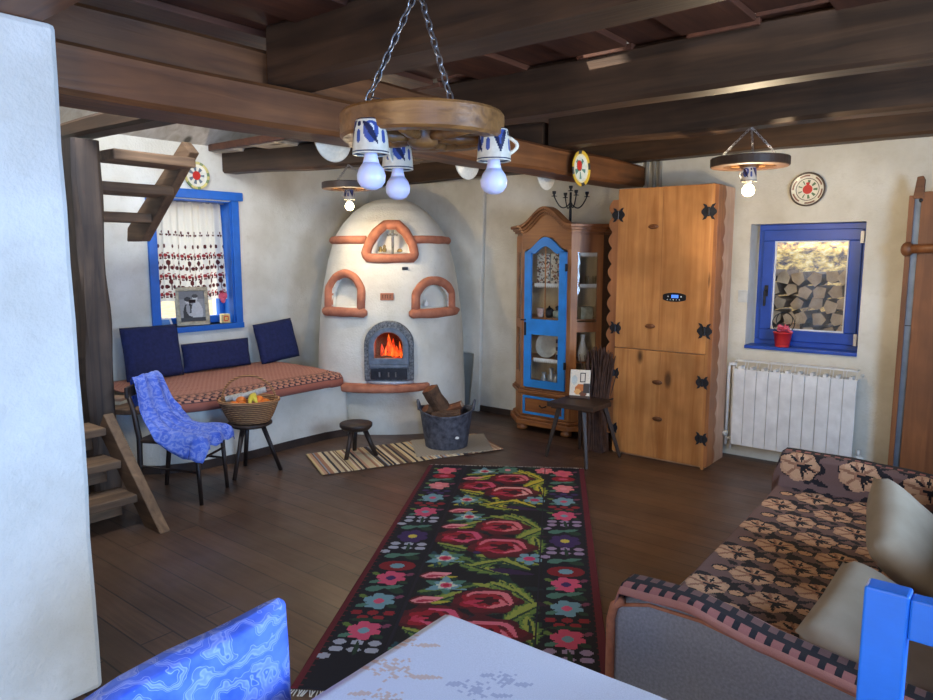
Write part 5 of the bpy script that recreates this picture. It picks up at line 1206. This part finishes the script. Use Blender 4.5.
def tc(u, v):
    # flat top between .12 and .88, drape beyond
    def ax(t, lo, hi, drop):
        if t < .1: return lo-.01-.012*(.1-t)/.1, (.1-t)/.1*drop
        if t > .9: return hi+.01+.012*(t-.9)/.1, (t-.9)/.1*drop
        return lo+(hi-lo)*(t-.1)/.8, 0
    x, dx = ax(u, -.79, .79, .22); y, dy = ax(v, -.43, .43, .22); d = max(dx, dy)
    k = .02*math.sin((x+y)*22)*d/.22
    return (x+(k if dx else 0), y+(k if dy else 0), .7545-d+.0012*noise.noise(Vector((x*9, y*9, 0))))
put(surf('tablecloth', E_.w, E_.h, tc, lambda i, j: E_.at(i, j), canvas_mat('table_linen', .85, 500, .2), None, thick=.002, loc=(-.10, .655, 0), rot=(0, 0, math.radians(1.5)), offset=1), 'white tablecloth with faint peach embroidery on the foreground table', 'tablecloth')
# blue ladder-back chair
bc_ = thing('ladder_back_chair', 'bright blue wooden ladder-back chair at the lower right', 'chair', (.06, 1.2, 0))
for s in (-1, 1):
    b = B(); b.box(s*.2-.03, s*.2+.03, -.02, .02, 0, 1.0); b.obj('leg', BLUEC, bc_, bevel=.004)
    b = B(); b.box(s*.2-.025, s*.2+.025, -.40, -.36, 0, .44); b.obj('leg', BLUEC, bc_, bevel=.004)
for z0, z1 in ((.93, .995), (.72, .78)):
    b = B(); b.box(-.17, .17, -.015, .015, z0, z1); b.obj('back_rail', BLUEC, bc_, bevel=.004)
b = B(); b.box(-.22, .22, -.41, .0, .44, .47); b.obj('seat', BLUEC, bc_, bevel=.006)
# chair with blue slip cover at the lower left
sc_ = thing('slipcovered_chair', 'chair at the lower left whose back wears a blue patterned slip cover', 'chair', (-.975, .545, 0), math.radians(0))
for x, y in ((-.05, -.17), (-.05, .17), (.33, -.17), (.33, .17)):
    b = B(); b.box(x-.018, x+.018, y-.018, y+.018, 0, .44); b.obj('leg', DARKW, sc_)
b = B(); b.box(-.08, .36, -.2, .2, .44, .47); b.obj('seat', DARKX, sc_, bevel=.006)
def scp(u, v):
    a = 2*PI*u; n_ = 5; c, s = math.cos(a), math.sin(a); y = .215*math.copysign(abs(c)**(2/n_), c); x = .03*math.copysign(abs(s)**(2/3), s)
    top = .838+.006*math.cos(y*14)+.022*max(0, y/.2)**2-.02*max(0, -y/.2)**2
    z = .46+(top-.46)*min(1, v/.9)
    if v > .9: k = (v-.9)/.1; x *= (1-k*k); y *= 1-.05*k; z += .012*math.sqrt(k)
    x += -.04*(z-.46); w = .006*noise.noise(Vector((y*9, z*7, x*20))); return (x-.06+w, y, z+w)
surf('slip_cover', 72, 60, scp, None, PAISLEY, sc_, wrap=True)
b = B(); b.box(-.085, -.065, -.18, .18, .47, .8); b.obj('backrest', DARKW, sc_)

# ================================================================== LIGHTS, WORLD, CAMERA
def light(name, typ, loc, energy, color, size=.1, sy=None, direction=None, spread=None):
    l = D.lights.new(name, typ); l.energy = energy; l.color = color
    if typ == 'AREA':
        l.size = size
        if sy: l.shape = 'RECTANGLE'; l.size_y = sy
        if spread: l.spread = spread
    elif typ == 'SUN': l.angle = math.radians(1.5)
    else: l.shadow_soft_size = size
    o = D.objects.new(name, l); C.objects.link(o); o.location = loc
    if direction: o.rotation_euler = Vector(direction).to_track_quat('-Z', 'Y').to_euler()
    return o
light('bulb_light_right', 'POINT', (LR[0], LR[1], LR[2]-.22), 26, (1, .80, .52), .03)
light('bulb_light_left', 'POINT', (LL[0], LL[1], LL[2]-.22), 14, (1, .80, .52), .03)
light('window_daylight_front', 'AREA', (XR-.02, -.55, 1.25), 46, (.16, .42, 1), .75, 1.0, (-1, .2, -.06), math.radians(95))
light('window_daylight_sofa', 'AREA', (XR-.02, 2.2, 1.45), 84, (.46, .67, 1), 1.1, 1.3, (-1, .2, -.2), math.radians(160))
light('window_daylight_room', 'AREA', (-.6, YF+.1, 1.5), 84, (1, .87, .70), 1.2, 2.4, (-.1, 1, -.02))  # added warm fill for the room; the front wall has no window
light('skylight_attic', 'AREA', (-3.6, 1.6, 3.0), 60, (.82, .9, 1), .8, .8, (-.8, .2, -.6))
light('skylight_attic_room', 'AREA', (-.5, 2.6, 3.6), 40, (.95, .95, 1), 1.5, 1.5, (0, 0, -1))  # unseen lamp added above the ceiling to brighten the gaps in its boards
light('fire_glow', 'POINT', fpw(FO, -.72, .72), 1.2, (1, .35, .1), .05)
light('sunlight', 'SUN', (0, 0, 8), 7.0, (1, .93, .8), direction=(.5, .9, -1.15))
w = D.worlds.new('sky'); bpy.context.scene.world = w; w.use_nodes = True; nt = w.node_tree
bg = nt.nodes['Background']; bg.inputs[0].default_value = (.62, .78, 1, 1); bg.inputs[1].default_value = 2.0

cam = D.cameras.new('camera'); cam.sensor_width = 36; cam.lens = 710/933*36; cam.clip_start = .05
co = D.objects.new('camera', cam); C.objects.link(co); co.location = (0, 0, 1.5)
co.rotation_euler = (math.radians(90)-math.atan(95/710), 0, math.radians(38.8))
sc = bpy.context.scene; sc.camera = co
sc.view_settings.view_transform = 'Standard'; sc.view_settings.look = 'None'; sc.view_settings.gamma = 1; sc.view_settings.exposure = .2; sc.view_settings.use_curve_mapping = False
sc.cycles.use_denoising = True; sc.cycles.max_bounces = 8
